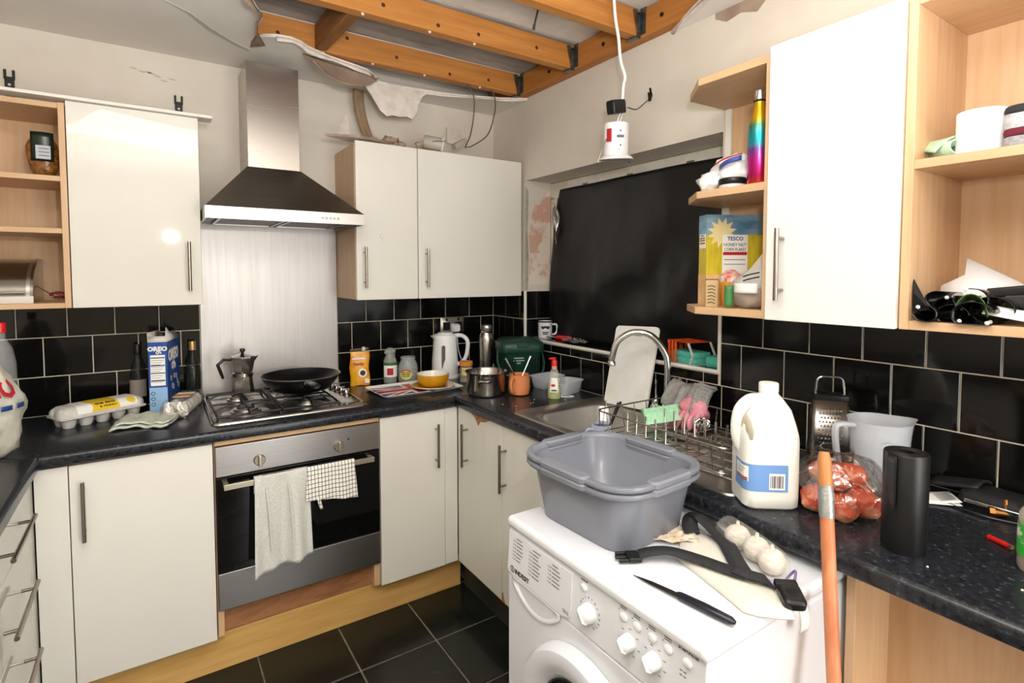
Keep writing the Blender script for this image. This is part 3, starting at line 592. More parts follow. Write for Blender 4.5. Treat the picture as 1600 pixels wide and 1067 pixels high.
# pan supports
for sx0, sx1 in ((-1.505, -1.285), (-1.275, -1.06)):
    m = MB(); z = .032; y0, y1 = -.525, -.06
    m.tube(bez([(sx0, y0, .912 - .003), (sx0 + .003, y0 + .02, .911 + z * .7), (sx0, (y0 + y1) / 2, .911 + z * .8), (sx0 + .003, y1 - .02, .911 + z * .7), (sx0, y1, .912 - .003)], 16), .0045, 8)
    m.tube(bez([(sx1, y0, .912 - .003), (sx1 - .003, y0 + .02, .911 + z * .7), (sx1, (y0 + y1) / 2, .911 + z * .8), (sx1 - .003, y1 - .02, .911 + z * .7), (sx1, y1, .912 - .003)], 16), .0045, 8)
    for yy in (y0 + .012, (y0 + y1) / 2, y1 - .012): m.tube([(sx0, yy, .911 + z * .75), (sx1, yy, .911 + z * .75)], .0045, 8)
    for yc in (-.41, -.17):
        xc = (sx0 + sx1) / 2
        for dx, dy in ((1, 0), (-1, 0), (0, 1), (0, -1)):
            ex = .110 if dx else .112
            m.tube([(xc + dx * ex, yc + dy * ex, .911 + z * .75), (xc + dx * .07, yc + dy * .07, .911 + z + .006), (xc + dx * .02, yc + dy * .02, .911 + z + .006)], .0042, 8)
    m.v = [hl(*v) for v in m.v]; ob('pan_support', m, M_iron, hb)
for k in range(4):
    ky = -.16 - .055 * k
    kn = ob('hob_knob', MB().lathe([(.017, 0), (.017, .004), (.014, .006), (.0135, .022), (.012, .024), (0, .024)], 20), M('hob_knob_chrome', 'a19d97', .2, 1), hb, hl(-.995 + .006 * k, ky, .9185))
    ob('knob_grip', MB().box(-.015, .015, -.0045, .0045, .020, .030), M_chrome, kn, bev=.0015)
# moka pot
mk_ = E('moka_pot', 'octagonal aluminium moka pot standing at the back of the hob', 'coffee pot', (-1.372, -.165, .951), rz=10)
M_moka = M('moka_alu', 'a9a6a1', .22, 1)
m = MB(); m.lathe([(.0, 0), (.043, 0), (.044, .004), (.036, .068), (.036, .072)], 8, a0=pi / 8, a1=2 * pi + pi / 8); ob('boiler', m, M_moka, mk_, ang=25)
ob('collar', MB().lathe([(.036, .068), (.041, .070), (.041, .084), (.036, .088)], 24), M_moka, mk_)
m = MB(); m.lathe([(.034, .086), (.038, .09), (.049, .145), (.0495, .150), (.046, .151)], 8, a0=pi / 8, a1=2 * pi + pi / 8)
m.rings([[(.04, -.012, .125), (.046, -.014, .15), (.046, .014, .15), (.04, .012, .125)], [(.062, -.002, .15), (.066, -.002, .154), (.066, .002, .154), (.062, .002, .15)]]); ob('upper_chamber', m, M_moka, mk_, ang=25)
ob('lid', MB().lathe([(.049, .150), (.047, .155), (.012, .166), (0, .167)], 8, a0=pi / 8, a1=2 * pi + pi / 8), M_moka, mk_, ang=25)
ob('lid_knob', MB().lathe([(.006, .164), (.006, .172), (.011, .178), (.010, .188), (0, .190)], 12), M_black, mk_)
ob('handle', MB().tube([(-.046, 0, .143), (-.075, 0, .147), (-.098, 0, .128), (-.085, 0, .088), (-.078, 0, .068)], [.007, .009, .010, .009, .007], 8, flat=.75), M_black, mk_)
ob('valve', MB().lathe([(0, .008), (.005, .008), (.006, 0)], 10), M('brass', 'b08a45', .3, 1), mk_, (.0, -.038, .055), (90, 0, 0))
# frying pan
fp = E('frying_pan', 'black non-stick frying pan on the right hob burners', 'frying pan', (-1.155, -.27, .957), rz=0)
ob('pan_body', MB().lathe([(0, 0), (.105, 0), (.118, .004), (.152, .045), (.160, .060), (.1625, .064), (.160, .066), (.150, .048), (.115, .010), (.10, .006), (0, .006)], 48), M('nonstick', '0f0f11', .28, c2='33353a', sc=420, det=2, lo=.62, hi=.72), fp)
ob('rim', MB().lathe([(.1605, .0655), (.1625, .067), (.1642, .065), (.1625, .0632)], 48), M_steel, fp)
an = R(-93)
m = MB(); m.tube([(.146 * cos(an), .146 * sin(an), .045), (.19 * cos(an), .19 * sin(an), .058), (.26 * cos(an), .26 * sin(an), .068), (.33 * cos(an), .33 * sin(an), .070), (.345 * cos(an), .345 * sin(an), .069)], [.015, .014, .016, .0175, .010], 12, flat=.6)
ob('handle', m, M_black, fp)
ob('handle_bracket', MB().tube([(.135 * cos(an), .135 * sin(an), .04), (.175 * cos(an), .175 * sin(an), .056)], .019, 10, flat=.6), M_darksteel, fp)

# ================================================================== SINK, TAP, RACK
sk = E('sink', 'stainless steel inset sink with drainer under the window', 'sink', (-.26, -1.46, .910))
def sl(x, y, z): return (x + .26, y + 1.46, z - .910)
M_sink = M('sink_steel', 'c9c6c1', .36, 1, c2='b5b1ab', sc=5, rv=.06)
X0, X1, Y0, Y1 = -.515, -.035, -1.955, -.965
bx0, bx1, by0, by1 = -.475, -.095, -1.44, -1.05
m = MB()
# flange + drainer deck around the bowl opening
def ringw(w, d, r, z, c): return rr(w, d, r, z, 5, c)
oc = ((X0 + X1) / 2, (Y0 + Y1) / 2); bc = ((bx0 + bx1) / 2, (by0 + by1) / 2)
o1 = ringw(X1 - X0, Y1 - Y0, .035, .9105, oc); o2 = ringw(X1 - X0 - .004, Y1 - Y0 - .004, .034, .915, oc); o3 = ringw(X1 - X0 - .03, Y1 - Y0 - .03, .028, .9145, oc)
b0 = ringw(bx1 - bx0, by1 - by0, .075, .9125, bc); b1 = ringw(bx1 - bx0 - .016, by1 - by0 - .016, .07, .904, bc); b2 = ringw(bx1 - bx0 - .04, by1 - by0 - .04, .06, .775, bc); b3 = ringw(bx1 - bx0 - .09, by1 - by0 - .09, .04, .762, bc)
m.rings([o1, o2, o3, b0, b1, b2, b3], cap0=False); m.v = [sl(*v) for v in m.v]; ob('basin_and_flange', m, M_sink, sk, ang=60)
m = MB()
for k in range(6):
    x = -.43 + .062 * k; m.tube([(x, -1.50, .913), (x, -1.53, .9165), (x + .01, -1.88, .9155), (x + .01, -1.91, .913)], [.003, .006, .006, .003], 6, flat=.6)
m.v = [sl(*v) for v in m.v]; ob('drainer_ridges', m, M_sink, sk)
ob('drain', MB().lathe([(0, .002), (.03, .002), (.038, .004), (.042, 0)], 20), M_chrome, sk, sl(-.285, -1.245, .762))
ob('overflow_dish', MB().lathe([(.052, .004), (.05, .002), (.03, -.004), (0, -.006)], 24), M_chrome, sk, sl(-.22, -1.56, .9145))
tp = E('mixer_tap', 'chrome swan neck mixer tap behind the sink', 'tap', (-.075, -1.372, .914))
ob('tap_base', MB().rings([rr(.05, .15, .02, 0), rr(.05, .15, .02, .03), rr(.04, .14, .018, .042), rr(.03, .12, .012, .046)]), M_chrome, tp, ang=50)
ob('spout', MB().tube(bez([(0, 0, .04), (0, 0, .12), (0, 0, .20), (-.009, .010, .255), (-.042, .046, .312), (-.088, .096, .322), (-.126, .138, .285), (-.139, .152, .225), (-.140, .154, .205)], 48), .0125, 14), M_chrome, tp)
ob('spout_collar', MB().lathe([(.019, .042), (.019, .075), (.016, .085), (.013, .088)], 20), M_chrome, tp)
ob('aerator', MB().lathe([(.014, .0), (.016, .002), (.016, .014), (.013, .018)], 16), M_chrome, tp, (-.140, .154, .192))
for s in (-1, 1):
    v = ob('valve_body', MB().lathe([(.015, 0), (.016, .016), (.012, .026), (0, .028)], 14), M_chrome, tp, (0, .055 * s, .04)); ob('lever', MB().tube([(0, 0, .02), (.006, .004 * s, .06), (.008, .006 * s, .095)], [.005, .004, .0055], 8), M_chrome, v)
# chopping board leaning on the sill
cb = E('chopping_board', 'white plastic chopping board leaning against the sill behind the tap', 'chopping board', (-.085, -1.165, .9165))
wd, hgt = .235, .335
o = rr(wd, hgt, .018, 0, 5, (0, hgt / 2)); inn = rr(.085, .018, .0085, 0, 5, (.0, hgt - .032))
m = MB()
def stitch(m, outer_, inner_, z):
    n = len(outer_); a = [(p[0], p[1], z) for p in outer_]; b = [(p[0], p[1], z) for p in inner_]
    m.add(a + b, [(i, (i + 1) % n, n + (i + 1) % n, n + i) for i in range(n)])
stitch(m, o, inn, 0); stitch(m, o, inn, .009)
for ring in (o, inn): m.rings([[(p[0], p[1], 0) for p in ring], [(p[0], p[1], .009) for p in ring]], cap0=False, cap1=False)
cbm = Matrix(((0, 0, -1, 0), (-1, 0, 0, 0), (0, 1, 0, 0), (0, 0, 0, 1)))
m.xf(Matrix.Rotation(R(15.5), 4, 'Y') @ Matrix.Rotation(R(-3), 4, 'X') @ cbm)
ob('board', m, M('chopping_plastic', 'ecedee', .5, c2='e2dfd6', sc=7, bump=.1, bsc=150), cb)
# dish rack
rk = E('dish_rack', 'wire dish rack on the sink drainer', 'dish rack', (-.27, -1.64, .917))
def wire(name, paths, r=.002, mat=M('rack_wire', 'b9b3aa', .22, 1)):
    m = MB(); [m.tube(p, r, 6) for p in paths]; return ob(name, m, mat, rk)
rw, rl, rh = .17, .24, .085
def loop(z, e=0): return rr((rw + e) * 2, (rl + e) * 2, .03, z, 3)
m = MB(); m.tube(loop(rh, .012), .0028, 6, closed=True); ob('top_rail', m, M('rack_wire', ''), rk)
m = MB(); m.tube(loop(.012), .0024, 6, closed=True); ob('bottom_rail', m, M('rack_wire', ''), rk)
for y in (-.2, -.15, -.10, -.05, 0, .05, .10, .15, .20): wire('floor_wire', [[(-rw, y, .012), (rw, y, .012)]], .0015)
for pth in ([[(sx * rw, y, .012), (sx * (rw + .012), y, rh)] for sx in (-1, 1) for y in (-.2, -.12, -.04, .04, .12, .2)] + [[(x, sy * rl, .012), (x, sy * (rl + .012), rh)] for sy in (-1, 1) for x in (-.12, -.06, 0, .06, .12)]): wire('side_wire', [pth], .0015)
def zig(x, y0, y1, n, h, amp):
    p = []
    for k in range(n): 
        y = y0 + (y1 - y0) * k / (n - 1); q = (y1 - y0) / (n - 1)
        p += [(x - amp, y - q * .25, .013), (x, y - q * .06, .013 + h * .93), (x, y + q * .06, .013 + h * .93), (x + amp, y + q * .25, .013)]
    return p
wire('plate_prongs', [zig(-.085, -.21, .20, 11, .068, .010)], .0016); wire('plate_prongs', [zig(.055, -.21, .20, 11, .068, .010)], .0016)
for s in (0, 1, 2, 3): ob('rubber_foot', MB().tube([((-1, 1, 1, -1)[s] * rw * .92, (-1, -1, 1, 1)[s] * rl * .9, .001), ((-1, 1, 1, -1)[s] * rw * .92, (-1, -1, 1, 1)[s] * rl * .9, .014)], .005, 8), M_white, rk)

# ================================================================== WASHING MACHINE
wm = E('washing_machine', 'white front-loading washing machine pulled out under the worktop', 'washing machine', (-.66, -1.905, 0))
WXF, WXB, WYA, WYB = -.950, -.40, -2.205, -1.608
def wl(x, y, z): return (x + .66, y + 1.905, z)
def wbox(name, x0, x1, y0, y1, z0, z1, mat, bev, par=None): m = MB().box(x0, x1, y0, y1, z0, z1); m.v = [wl(*v) for v in m.v]; return ob(name, m, mat, par or wm, bev=bev)
wbox('cabinet_body', WXF + .012, WXB, WYA, WYB, .015, .822, M_whiteE, .008)
o = wbox('top_panel', WXF - .004, WXB + .01, WYA - .001, WYB + .001, .820, .850, M_whiteE, .012); o.modifiers['bevel'].segments = 4
for k, (x, y) in enumerate(((WXF + .05, WYA + .05), (WXF + .05, WYB - .05), (WXB - .05, WYA + .05), (WXB - .05, WYB - .05))): ob('foot', MB().lathe([(0, 0), (.02, 0), (.02, .016), (0, .016)], 14), M_black, wm, wl(x, y, .0))
# front face below fascia
m = MB().box(WXF, WXF + .014, WYA + .002, WYB - .002, .05, .700); m.v = [wl(*v) for v in m.v]; ob('front_panel', m, M_whiteE, wm, bev=.004)
# control fascia, leaning slightly back
def fasc(y, z): return (WXF - .002 + (z - .70) * .06, y, z)
m = MB(); p = [(WYB - .003, .702), (WYB - .003, .822), (WYA + .003, .822), (WYA + .003, .702)]
m.rings([[fasc(y, z) for y, z in p], [(WXF + .02, y, z) for y, z in p]]); m.v = [wl(*v) for v in m.v]; ob('control_fascia', m, M_wpanel, wm, bev=.004)
fa = math.degrees(math.atan(.06)); FW = (90 - 0, 0, -90)
def onf(y, z, e=.0): x, a, b = fasc(y, z); return wl(x - e, a, b)
# detergent drawer
m = MB(); dp = [(WYB - .006, .812), (WYB - .006, .735), (WYB - .02, .700), (-1.70, .690), (-1.77, .660), (-1.845, .700), (-1.862, .72), (-1.862, .812)]
dp = [(WYB - .006, .814), (WYB - .006, .712), (WYB - .03, .706), (-1.835, .706), (-1.858, .716), (-1.862, .735), (-1.862, .814)]
m.rings([[(fasc(y, z)[0] - .004, y, z) for y, z in dp], [(fasc(y, z)[0] + .004, y, z) for y, z in dp]]); m.v = [wl(*v) for v in m.v]; dr = ob('detergent_drawer', m, M_wpanel, wm, bev=.0015)
m = MB().grid(lambda u, v: wl(WXF - .001 + .016 * sin(pi * v) * sin(pi * min(1, u * 1.02)) - .004, -1.635 - .19 * u, .704 - (.012 + .045 * sin(pi * u) ** .8) * v), 16, 6); ob('drawer_grip_recess', m, M_whiteE, wm, solid=.002)
def wtext(s, size, y, z, mat=M_inkg, ax='LEFT', e=.0045, bold=0, sx=1): return text(s, size, mat, wm, onf(y, z, e), FR, ax=ax, bold=bold, sx=sx)
ob('logo_ring', MB().rings([[(r_ * cos(a_ * pi / 12), r_ * sin(a_ * pi / 12), z_) for a_ in range(24)] for r_, z_ in ((.0085, 0), (.0085, .0004), (.0068, .0004), (.0068, 0))], closed=True), M_ink, wm, onf(-1.637, .7225, .0045), (90, 0, -90))
text('i', .016, M_ink, wm, onf(-1.637, .7225, .0047), FR, bold=.0002)
wtext('INDESIT', .0165, -1.648, .7215, M_ink, bold=.0004)
wtext('7KG', .011, -1.835, .722, M_inkg)
random.seed(3)
for c0, rows in ((-1.632, 7), (-1.70, 8), (-1.775, 6)):
    for r_ in range(rows):
        z = .803 - .0088 * r_; w = random.uniform(.018, .032); m = MB().box(0, .0003, -w, 0, -.0013, .0013)
        if r_: m.box(0, .0003, .004, .008, -.0015, .0015); m.box(0, .0003, .012, .0145, -.0015, .0015)
        ob('programme_print', m, M_inkg, wm, onf(c0 - .018, z, .0046))
wtext('ON/OFF', .006, -1.897, .8145, ax='CENTER', e=.0006)
wtext('START/PAUSE', .007, -2.163, .8165, M_ink, ax='CENTER', e=.0006)
def wbutton(y, z, rx=.0085): return ob('button', MB().rings([[(rx * k * cos(a * pi / 10), rx * 1.15 * k * sin(a * pi / 10), h_) for a in range(20)] for k, h_ in ((1, 0), (1, .003), (.8, .0048), (.3, .0054))]), M_white, wm, onf(y, z, .0), (0, -90 , 0))
for y, z in ((-1.897, .801), (-2.013, .800), (-2.048, .800), (-2.085, .800), (-2.122, .800), (-2.163, .800)): wbutton(y, z)
for y in (-2.013, -2.048, -2.085, -2.122):
    for q in range(2): ob('programme_print', MB().box(0, .0003, -.008, .008, -.0009, .0009), M_inkg, wm, onf(y + .003, .8135 + .004 * q, .0006))
    ob('indicator_dot', MB().lathe([(0, .0008), (.0012, .0006), (.0014, 0)], 8), M_inkg, wm, onf(y + .014, .808, .0), (0, -90, 0))
def wknob(y, z, r, n):
    k = ob('selector_knob', MB().lathe([(r, 0), (r, .006), (r * .93, .012), (r * .85, .020), (r * .6, .0235), (0, .0245)], 24), M_white, wm, onf(y, z, 0), (0, -90, 0)); ob('knob_pointer', MB().rings([[(a, b, .02) for a, b in ((-r * .9, -.004), (r * .9, -.004), (r * .9, .004), (-r * .9, .004))], [(a, b, .028) for a, b in ((-r * .6, -.002), (r * .6, -.002), (r * .6, .002), (-r * .6, .002))]]), M_white, k, (0, 0, 0), (0, 0, 35), bev=.001)
    for q in range(n):
        a = R(-150 + 300 * q / (n - 1)); yy, zz = y - (r + .008) * sin(a), z + (r + .008) * cos(a)
        if n > 10: text(str(q + 1), .0062, M_inkg, wm, onf(yy, zz, .0006), FR)
        else: ob('dial_mark', MB().box(0, .0003, -.003, .003, -.0008, .0008), M_inkg, wm, onf(yy, zz, .0006))
wknob(-1.917, .757, .021, 16); wknob(-2.03, .760, .0165, 7); wknob(-2.092, .762, .0165, 8)
for q in range(4): ob('programme_print', MB().box(0, .0003, -.003, .003, -.001, .001), M_inkg, wm, onf(-2.150 - .008 * (q % 2), .780 - .008 * (q // 2), .0006))
wtext('Oko', .008, -2.168, .762, e=.0006)
# porthole door
dc = wl(WXF - .001, -1.905, .455)
pd = ob('porthole_door', MB().lathe([(.130, -.02), (.135, .012), (.150, .026), (.175, .034), (.195, .030), (.204, .018), (.206, 0)], 56), M_whiteE, wm, dc, (0, -90, 0))
ob('door_glass', MB().lathe([(.138, .010), (.120, .004), (.10, -.05), (.07, -.09), (0, -.10)], 48), M('drum_glass', '22282b', .04, spec=.8), pd)
ob('drum_ring', MB().lathe([(.1375, .0125), (.131, .0125), (.131, -.01)], 48), M_chrome, pd)
wbox('side_groove', WXF + .14, WXF + .145, WYA - .0015, WYA + .002, .45, .72, M_wpanel, .0005); wbox('side_groove', WXF + .19, WXF + .215, WYA - .003, WYA + .002, .30, .74, M_whiteE, .002)
# ================================================================== LOOSE THINGS, LEFT WORKTOP
WT = .9105
def crumple(m, c, r, seed, amp=.18, fr=2.2, nu=28, nv=18, zmin=None):
    n0 = len(m.v)
    m.ball(c, r, nu, nv, lambda d: 1 + amp * NZ.noise(d * fr + Vector((seed, 0, 0))) + amp * .5 * NZ.noise(d * fr * 3 + Vector((0, seed, 0))))
    if zmin is not None: m.v[n0:] = [(x, y, max(z, zmin)) for x, y, z in m.v[n0:]]
    return m
def cyl_fn(r, z0, ang0, c=(0, 0)):
    return lambda u, v: (c[0] + r * sin(ang0 + u / r), c[1] - r * cos(ang0 + u / r), z0 + v)
def lid_prof(r, h): return [(r, 0), (r, h * .85), (r * .93, h), (0, h)]

cbg = E('carrier_bag', 'white carrier bag with red lettering at the left edge', 'carrier bag', (-2.14, -.56, WT))
m = MB(); crumple(m, (0, 0, .16), (.115, .12, .17), 3, .2, 2, 36, 26, 0)
m.v = [(x * (1 - .38 * max(0, z - .17) / .17), y * (1 - .3 * max(0, z - .17) / .17), z) for x, y, z in m.v]
ob('bag', m, M('bag_film', 'dedfd4', .35, c2='cfc7b4', sc=9, bump=.7, bsc=22), cbg, ang=180)
fb = lambda u, v: (.095 + u * .62 - .22 * max(0, v - .19), -.115 - .10 * u * 0 + u * .55 + .02, v)
def bagp(u, v):
    a = -0.72 + u / .12; k = (1 - .38 * max(0, v - .17) / .17); rz_ = (1 - ((v - .16) / .17) ** 2) ** .5 if abs(v - .16) < .169 else .1
    return ((.125 * rz_ * k) * cos(a), (.130 * rz_ * k) * sin(a), v)
text('TESCO', .075, M_redink, cbg, (0, 0, 0), (0, 0, 0), fn=lambda x, y: bagp(x - .055, .215 + y), bold=.003, sx=.9)
for k in range(5): ob('blue_dash', MB().grid(lambda u, v: bagp(-.15 + .045 * k + .03 * u, .155 + .014 * v), 4, 2), M_blueink, cbg, solid=.001)
clb = E('clear_bottle', 'clear bottle with red cap behind the carrier bag', 'bottle', (-2.114, -.30, WT))
ob('body', MB().lathe([(0, 0), (.036, 0), (.038, .01), (.038, .25), (.03, .30), (.013, .335), (.013, .355)], 24), M('clear_pet', 'd8dcdc', .08, al=.22), clb); ob('cap', MB().lathe([(.016, .355), (.016, .385), (.014, .388), (0, .388)], 18), M_red, clb)

eg = E('egg_carton', 'grey pulp egg carton with yellow and white label', 'egg box', (-1.868, -.20, WT), rz=27)
m = MB()
for i in range(5):
    for j in range(2):
        x = -.105 + .0525 * i; y = -.026 + .052 * j; m.lathe([(0, .0), (.016, 0), (.019, .004), (.0255, .034), (.026, .036)], 14, (x, y))
M_pulp = M('grey_pulp', 'd5d3cd', .95, c2='c3c0b9', sc=60, bump=.3)
ob('cup_tray', m, M_pulp, eg); ob('rim', MB().rings([rr(.275, .115, .012, .033), rr(.282, .122, .014, .035), rr(.282, .122, .014, .039), rr(.275, .115, .012, .041)]), M_pulp, eg)
m = MB(); m.rings([rr(.272, .112, .02, .040, 4), rr(.268, .106, .022, .060, 4), rr(.250, .080, .02, .072, 4), rr(.236, .062, .018, .074, 4)])
ob('lid', m, M_pulp, eg)
# side bulges of the lid
m = MB()
for i in range(2):
    m.ball((-.122 , -.024 + .048 * i, .048), (.020, .024, .022), 12, 8); m.ball((.122, -.024 + .048 * i, .048), (.020, .024, .022), 12, 8)
ob('lid_bumps', m, M_pulp, eg)
def eglab(u, v):   # wraps over the lid: v=0 front low edge, v=1 back
    x = -.088 + .196 * u
    P_ = [(-.0575, .046), (-.0545, .060), (-.041, .0725), (-.031, .0752), (.031, .0752), (.041, .0725)]
    s = v * (len(P_) - 1); k = min(int(s), len(P_) - 2); q = s - k; return (x, P_[k][0] * (1 - q) + P_[k + 1][0] * q, P_[k][1] * (1 - q) + P_[k + 1][1] * q + .0008)
ob('label_wrap', MB().grid(eglab, 12, 15), M_whiteink, eg, label='white printed sleeve')
def eglab2(u, v):
    x, y, z = eglab((.22 + .03 * sin(v * 5)) + (.47 - .05 * sin(v * 4)) * u, v); return (x, y - .0005, z + .0006)
ob('yellow_band', MB().grid(eglab2, 8, 15), M_yellow, eg)
def egt(x, y):
    s = .30 + y / .05 * .5
    u = .46 + x / .196; p = eglab(u, max(0, min(1, s))); return (p[0], p[1] - .0012, p[2] + .0012)
text('the BIG', .021, M_ink, eg, (0, 0, 0), (0, 0, 0), fn=lambda x, y: egt(x, y * .8 + .008), bold=.0008); text('& FRESH', .015, M_ink, eg, (0, 0, 0), (0, 0, 0), fn=lambda x, y: egt(x + .006, y * .8 - .010), bold=.0005)
ob('round_badge', MB().lathe([(0, .0006), (.014, .0004), (.0145, 0)], 18), M_yellow, eg, (.088, -.0478, .0675), (42, 0, 0))

bxo = E('cereal_box', 'tall blue cereal box with open top flaps behind the egg carton', 'cereal box', (-1.655, -.145, WT), rz=-14)
BW, BD, BH = .064, .19, .285
ob('carton', MB().box(-BW / 2, BW / 2, -BD / 2, BD / 2, 0, BH), M('blue_card', '24509f', .4, c2='1c3f86', sc=4), bxo, bev=.001)
M_card = M('card_inside', 'd9d5cc', .8)
m = MB(); m.add([(-BW / 2, -BD / 2, BH), (BW / 2, -BD / 2, BH), (BW / 2, -BD / 2 + .01, BH + .022), (-BW / 2, -BD / 2 + .012, BH + .022)], [(0, 1, 2, 3)])
ob('top_flap', m, M_card, bxo, solid=.0008)
m = MB(); m.add([(BW / 2, -BD / 2, BH), (BW / 2, BD / 2, BH), (BW / 2 - .01, BD / 2 - .02, BH + .03), (BW / 2 - .008, -.02, BH + .034), (BW / 2 - .012, -.05, BH + .055), (BW / 2 - .012, -.06, BH + .03), (BW / 2 - .006, -BD / 2 + .01, BH + .015)], [(0, 1, 2, 3, 4, 5, 6)]); ob('top_flap', m, M_card, bxo, solid=.0008)
m = MB(); m.add([(-BW / 2, -BD / 2, BH), (-BW / 2, BD / 2, BH), (-BW / 2 - .004, BD / 2 - .01, BH + .034), (-BW / 2 - .006, -BD / 2 + .02, BH + .034)], [(0, 1, 2, 3)]); ob('top_flap', m, M_card, bxo, solid=.0008)
ob('nutrition_panel', MB().box(-.025, .025, -BD / 2 - .0006, -BD / 2, .115, .235), M_whiteink, bxo); ob('pale_blue_panel', MB().box(-.030, .030, -BD / 2 - .0006, -BD / 2, .008, .108), M('pale_blue_print', '8fb6dc', .5), bxo)
text("OREO", .023, M_whiteink, bxo, (0, -BD / 2 - .0008, .258), FB, bold=.0012, sx=1.05); text("O's", .014, M_whiteink, bxo, (.004, -BD / 2 - .0008, .243), FB, bold=.0008)
for k in range(4): ob('print_bar', MB().box(-.024, .024 , -BD / 2 - .0010, -BD / 2, .222 - .03 * k, .226 - .03 * k), M_blueink, bxo)
for k in range(11): ob('print_line', MB().box(-.022, .020 - .006 * (k % 3), -BD / 2 - .0010, -BD / 2, .213 - .0085 * k, .2145 - .0085 * k), M_inkg, bxo)
for k in range(3): ob('round_icon', MB().lathe([(.0075, .0006), (.0052, .0006)], 16), M_ink, bxo, (-.018, -BD / 2 - .0003, .085 - .021 * k), (90, 0, 0))
text("OREO", .062, M_whiteink, bxo, (BW / 2 + .0006, .0, .225), (90, 0, 90), bold=.003, sx=.9); text("O's", .042, M_whiteink, bxo, (BW / 2 + .0006, .0, .18), (90, 0, 90), bold=.0025)
for k in range(9): ob('cereal_ring_print', MB().lathe([(.011, .0006), (.005, .0006)], 14), M('biscuit_print', '1a1613' if k % 2 else 'e8e2d4', .6), bxo, (BW / 2 + .0002 , -.06 + .016 * k, .04 + .10 * abs(sin(k * 1.9))), (0, 90, 0))
def sauce(name, label, x, y, h, glass, capc, liquid):
    t = E(name, label, 'bottle', (x, y, WT)); s = h / .27
    ob('body', MB().lathe([(0, 0), (.027, 0), (.030, .004), (.030, .13 * s), (.026, .165 * s), (.012, .205 * s), (.0115, .235 * s)], 24), glass, t)
    if liquid: ob('liquid', MB().lathe([(0, .003), (.0275, .004), (.0275, .12 * s), (0, .12 * s)], 20), liquid, t)
    ob('cap', MB().lathe([(.0135, .232 * s), (.0135, h - .003), (.012, h), (0, h)], 18), capc, t); return t
M_dglass = M('dark_bottle_glass', '2b2b26', .05, al=.55); M_soy = M('dark_liquid', '0d0a08', .2)
sauce('sauce_bottle', 'dark glass bottle with gold cap right of the blue cereal box', -1.552, -.062, .262, M_dglass, M('gold_cap', 'b08f5a', .35, .6), M_soy)
t = sauce('sauce_bottle', 'dark bottle with white label half hidden behind the blue cereal box', -1.745, -.055, .262, M_dglass, M_black, M_soy)
m = MB(); m.lathe([(.0306, .05), (.0306, .12)], 12, a0=R(180), a1=R(330)); ob('label', m, M('dull_label', '8f857c', .6), t)
et = E('egg_tray', 'clear plastic tray of white eggs next to the hob', 'egg box', (-1.597, -.235, WT), rz=-16)
M_clear = gloss_film('clear_pack', fac=.26, bump=.7, bsc=40)
M_eggw = M('white_eggshell', 'e6e2da', .45)
for i in range(2):
    for j in range(5):
        def eg_(d): return 1
        ob('egg', MB().ball((0, 0, .028), (.0198, .0198, .026), 16, 10), M_eggw, et, (-.0245 + .049 * i, -.098 + .049 * j, .002))
m = MB(); m.rings([rr(.098, .245, .012, .002), rr(.104, .252, .014, .03), rr(.104, .252, .014, .033), rr(.100, .246, .014, .045), rr(.088, .232, .014, .066)]); ob('clear_case', m, M_clear, et)
ob('label', MB().box(-.03, .03, -.03, .06, .0665, .0672), M_whiteink, et); ob('orange_stripe', MB().box(-.03, .03, -.02, .02, .0673, .0678), M('orange_print', 'd98b2a', .5), et)
dc_ = E('dish_cloth', 'pale folded dish cloth lying in front of the blue cereal box', 'cloth', (-1.715, -.355, WT), rz=-8)
M_cloth = M('pale_cloth', 'd6d8ca', .95, c2='c5c9b8', sc=120, bump=.5)
def clo(z0, w, d):
    def f(u, v):
        x = (u - .5) * w; y = (v - .5) * d; x *= 1 - .25 * (1 - v) * (u > .5); y += .02 * sin(u * 5)
        return (x, y, z0 + .006 * NZ.noise(Vector((x * 18, y * 18, z0 * 50))) + .004 + .003 * sin(u * 20))
    return f
ob('lower_layer', MB().grid(clo(.004, .20, .175), 20, 16), M_cloth, dc_, solid=.006); ob('upper_layer', MB().grid(clo(.014, .185, .155), 20, 16), M_cloth, dc_, (.008, .004, 0), solid=.006)

# ================================================================== CORNER OF BACK WORKTOP
po = E('food_pouch', 'yellow stand-up food pouch beside the hob', 'pouch', (-.842, -.10, WT), rz=-12)
def pouch(u, v):
    a = 2 * pi * u; w = .047 * (1 - .04 * v); dth = .026 * (1 - v) ** .7 + .0015
    return (w * max(-1, min(1, 1.15 * cos(a))) + .003 * sin(v * 9), dth * sin(a), .165 * v + .003 * sin(a * 3) * (1 - v))
M_pouch = M('yellow_pouch', 'e9a91c', .28, c2='d68a12', sc=16, lo=.45, hi=.62)
ob('body', MB().grid(pouch, 32, 14), M_pouch, po); ob('top_seal', MB().grid(lambda u, v: (-.046 + .092 * u, .002 * sin(u * 12), .164 + .016 * v + .006 * u), 12, 2), M('dark_seal', '4a443a', .3), po, solid=.002)
ob('cap', MB().lathe([(0, .018), (.008, .018), (.010, .010), (.010, 0)], 12), M('clear_cap', 'c9c9c9', .15), po, (.02, 0, .170))
ob('title_strip', MB().box(-.036, .025, -.0305, -.029, .128, .136), M_whiteink, po, (0, .016, 0)); text('Family', .020, M_redink, po, (-.006, -.0185, .106), (84, 0, 0), bold=.0006)
ob('flower_petals', MB().lathe([(.021, 0), (.011, .001)], 14), M_whiteink, po, (.012, -.0235, .062), (80, 0, 0)); ob('flower_centre', MB().lathe([(.0135, .0015), (0, .003)], 16), M('seed_brown', '2a1a10', .6), po, (.012, -.0238, .062), (80, 0, 0))
ob('info_box', MB().box(.022, .043, -.0275, -.0265, .012, .034), M_whiteink, po)
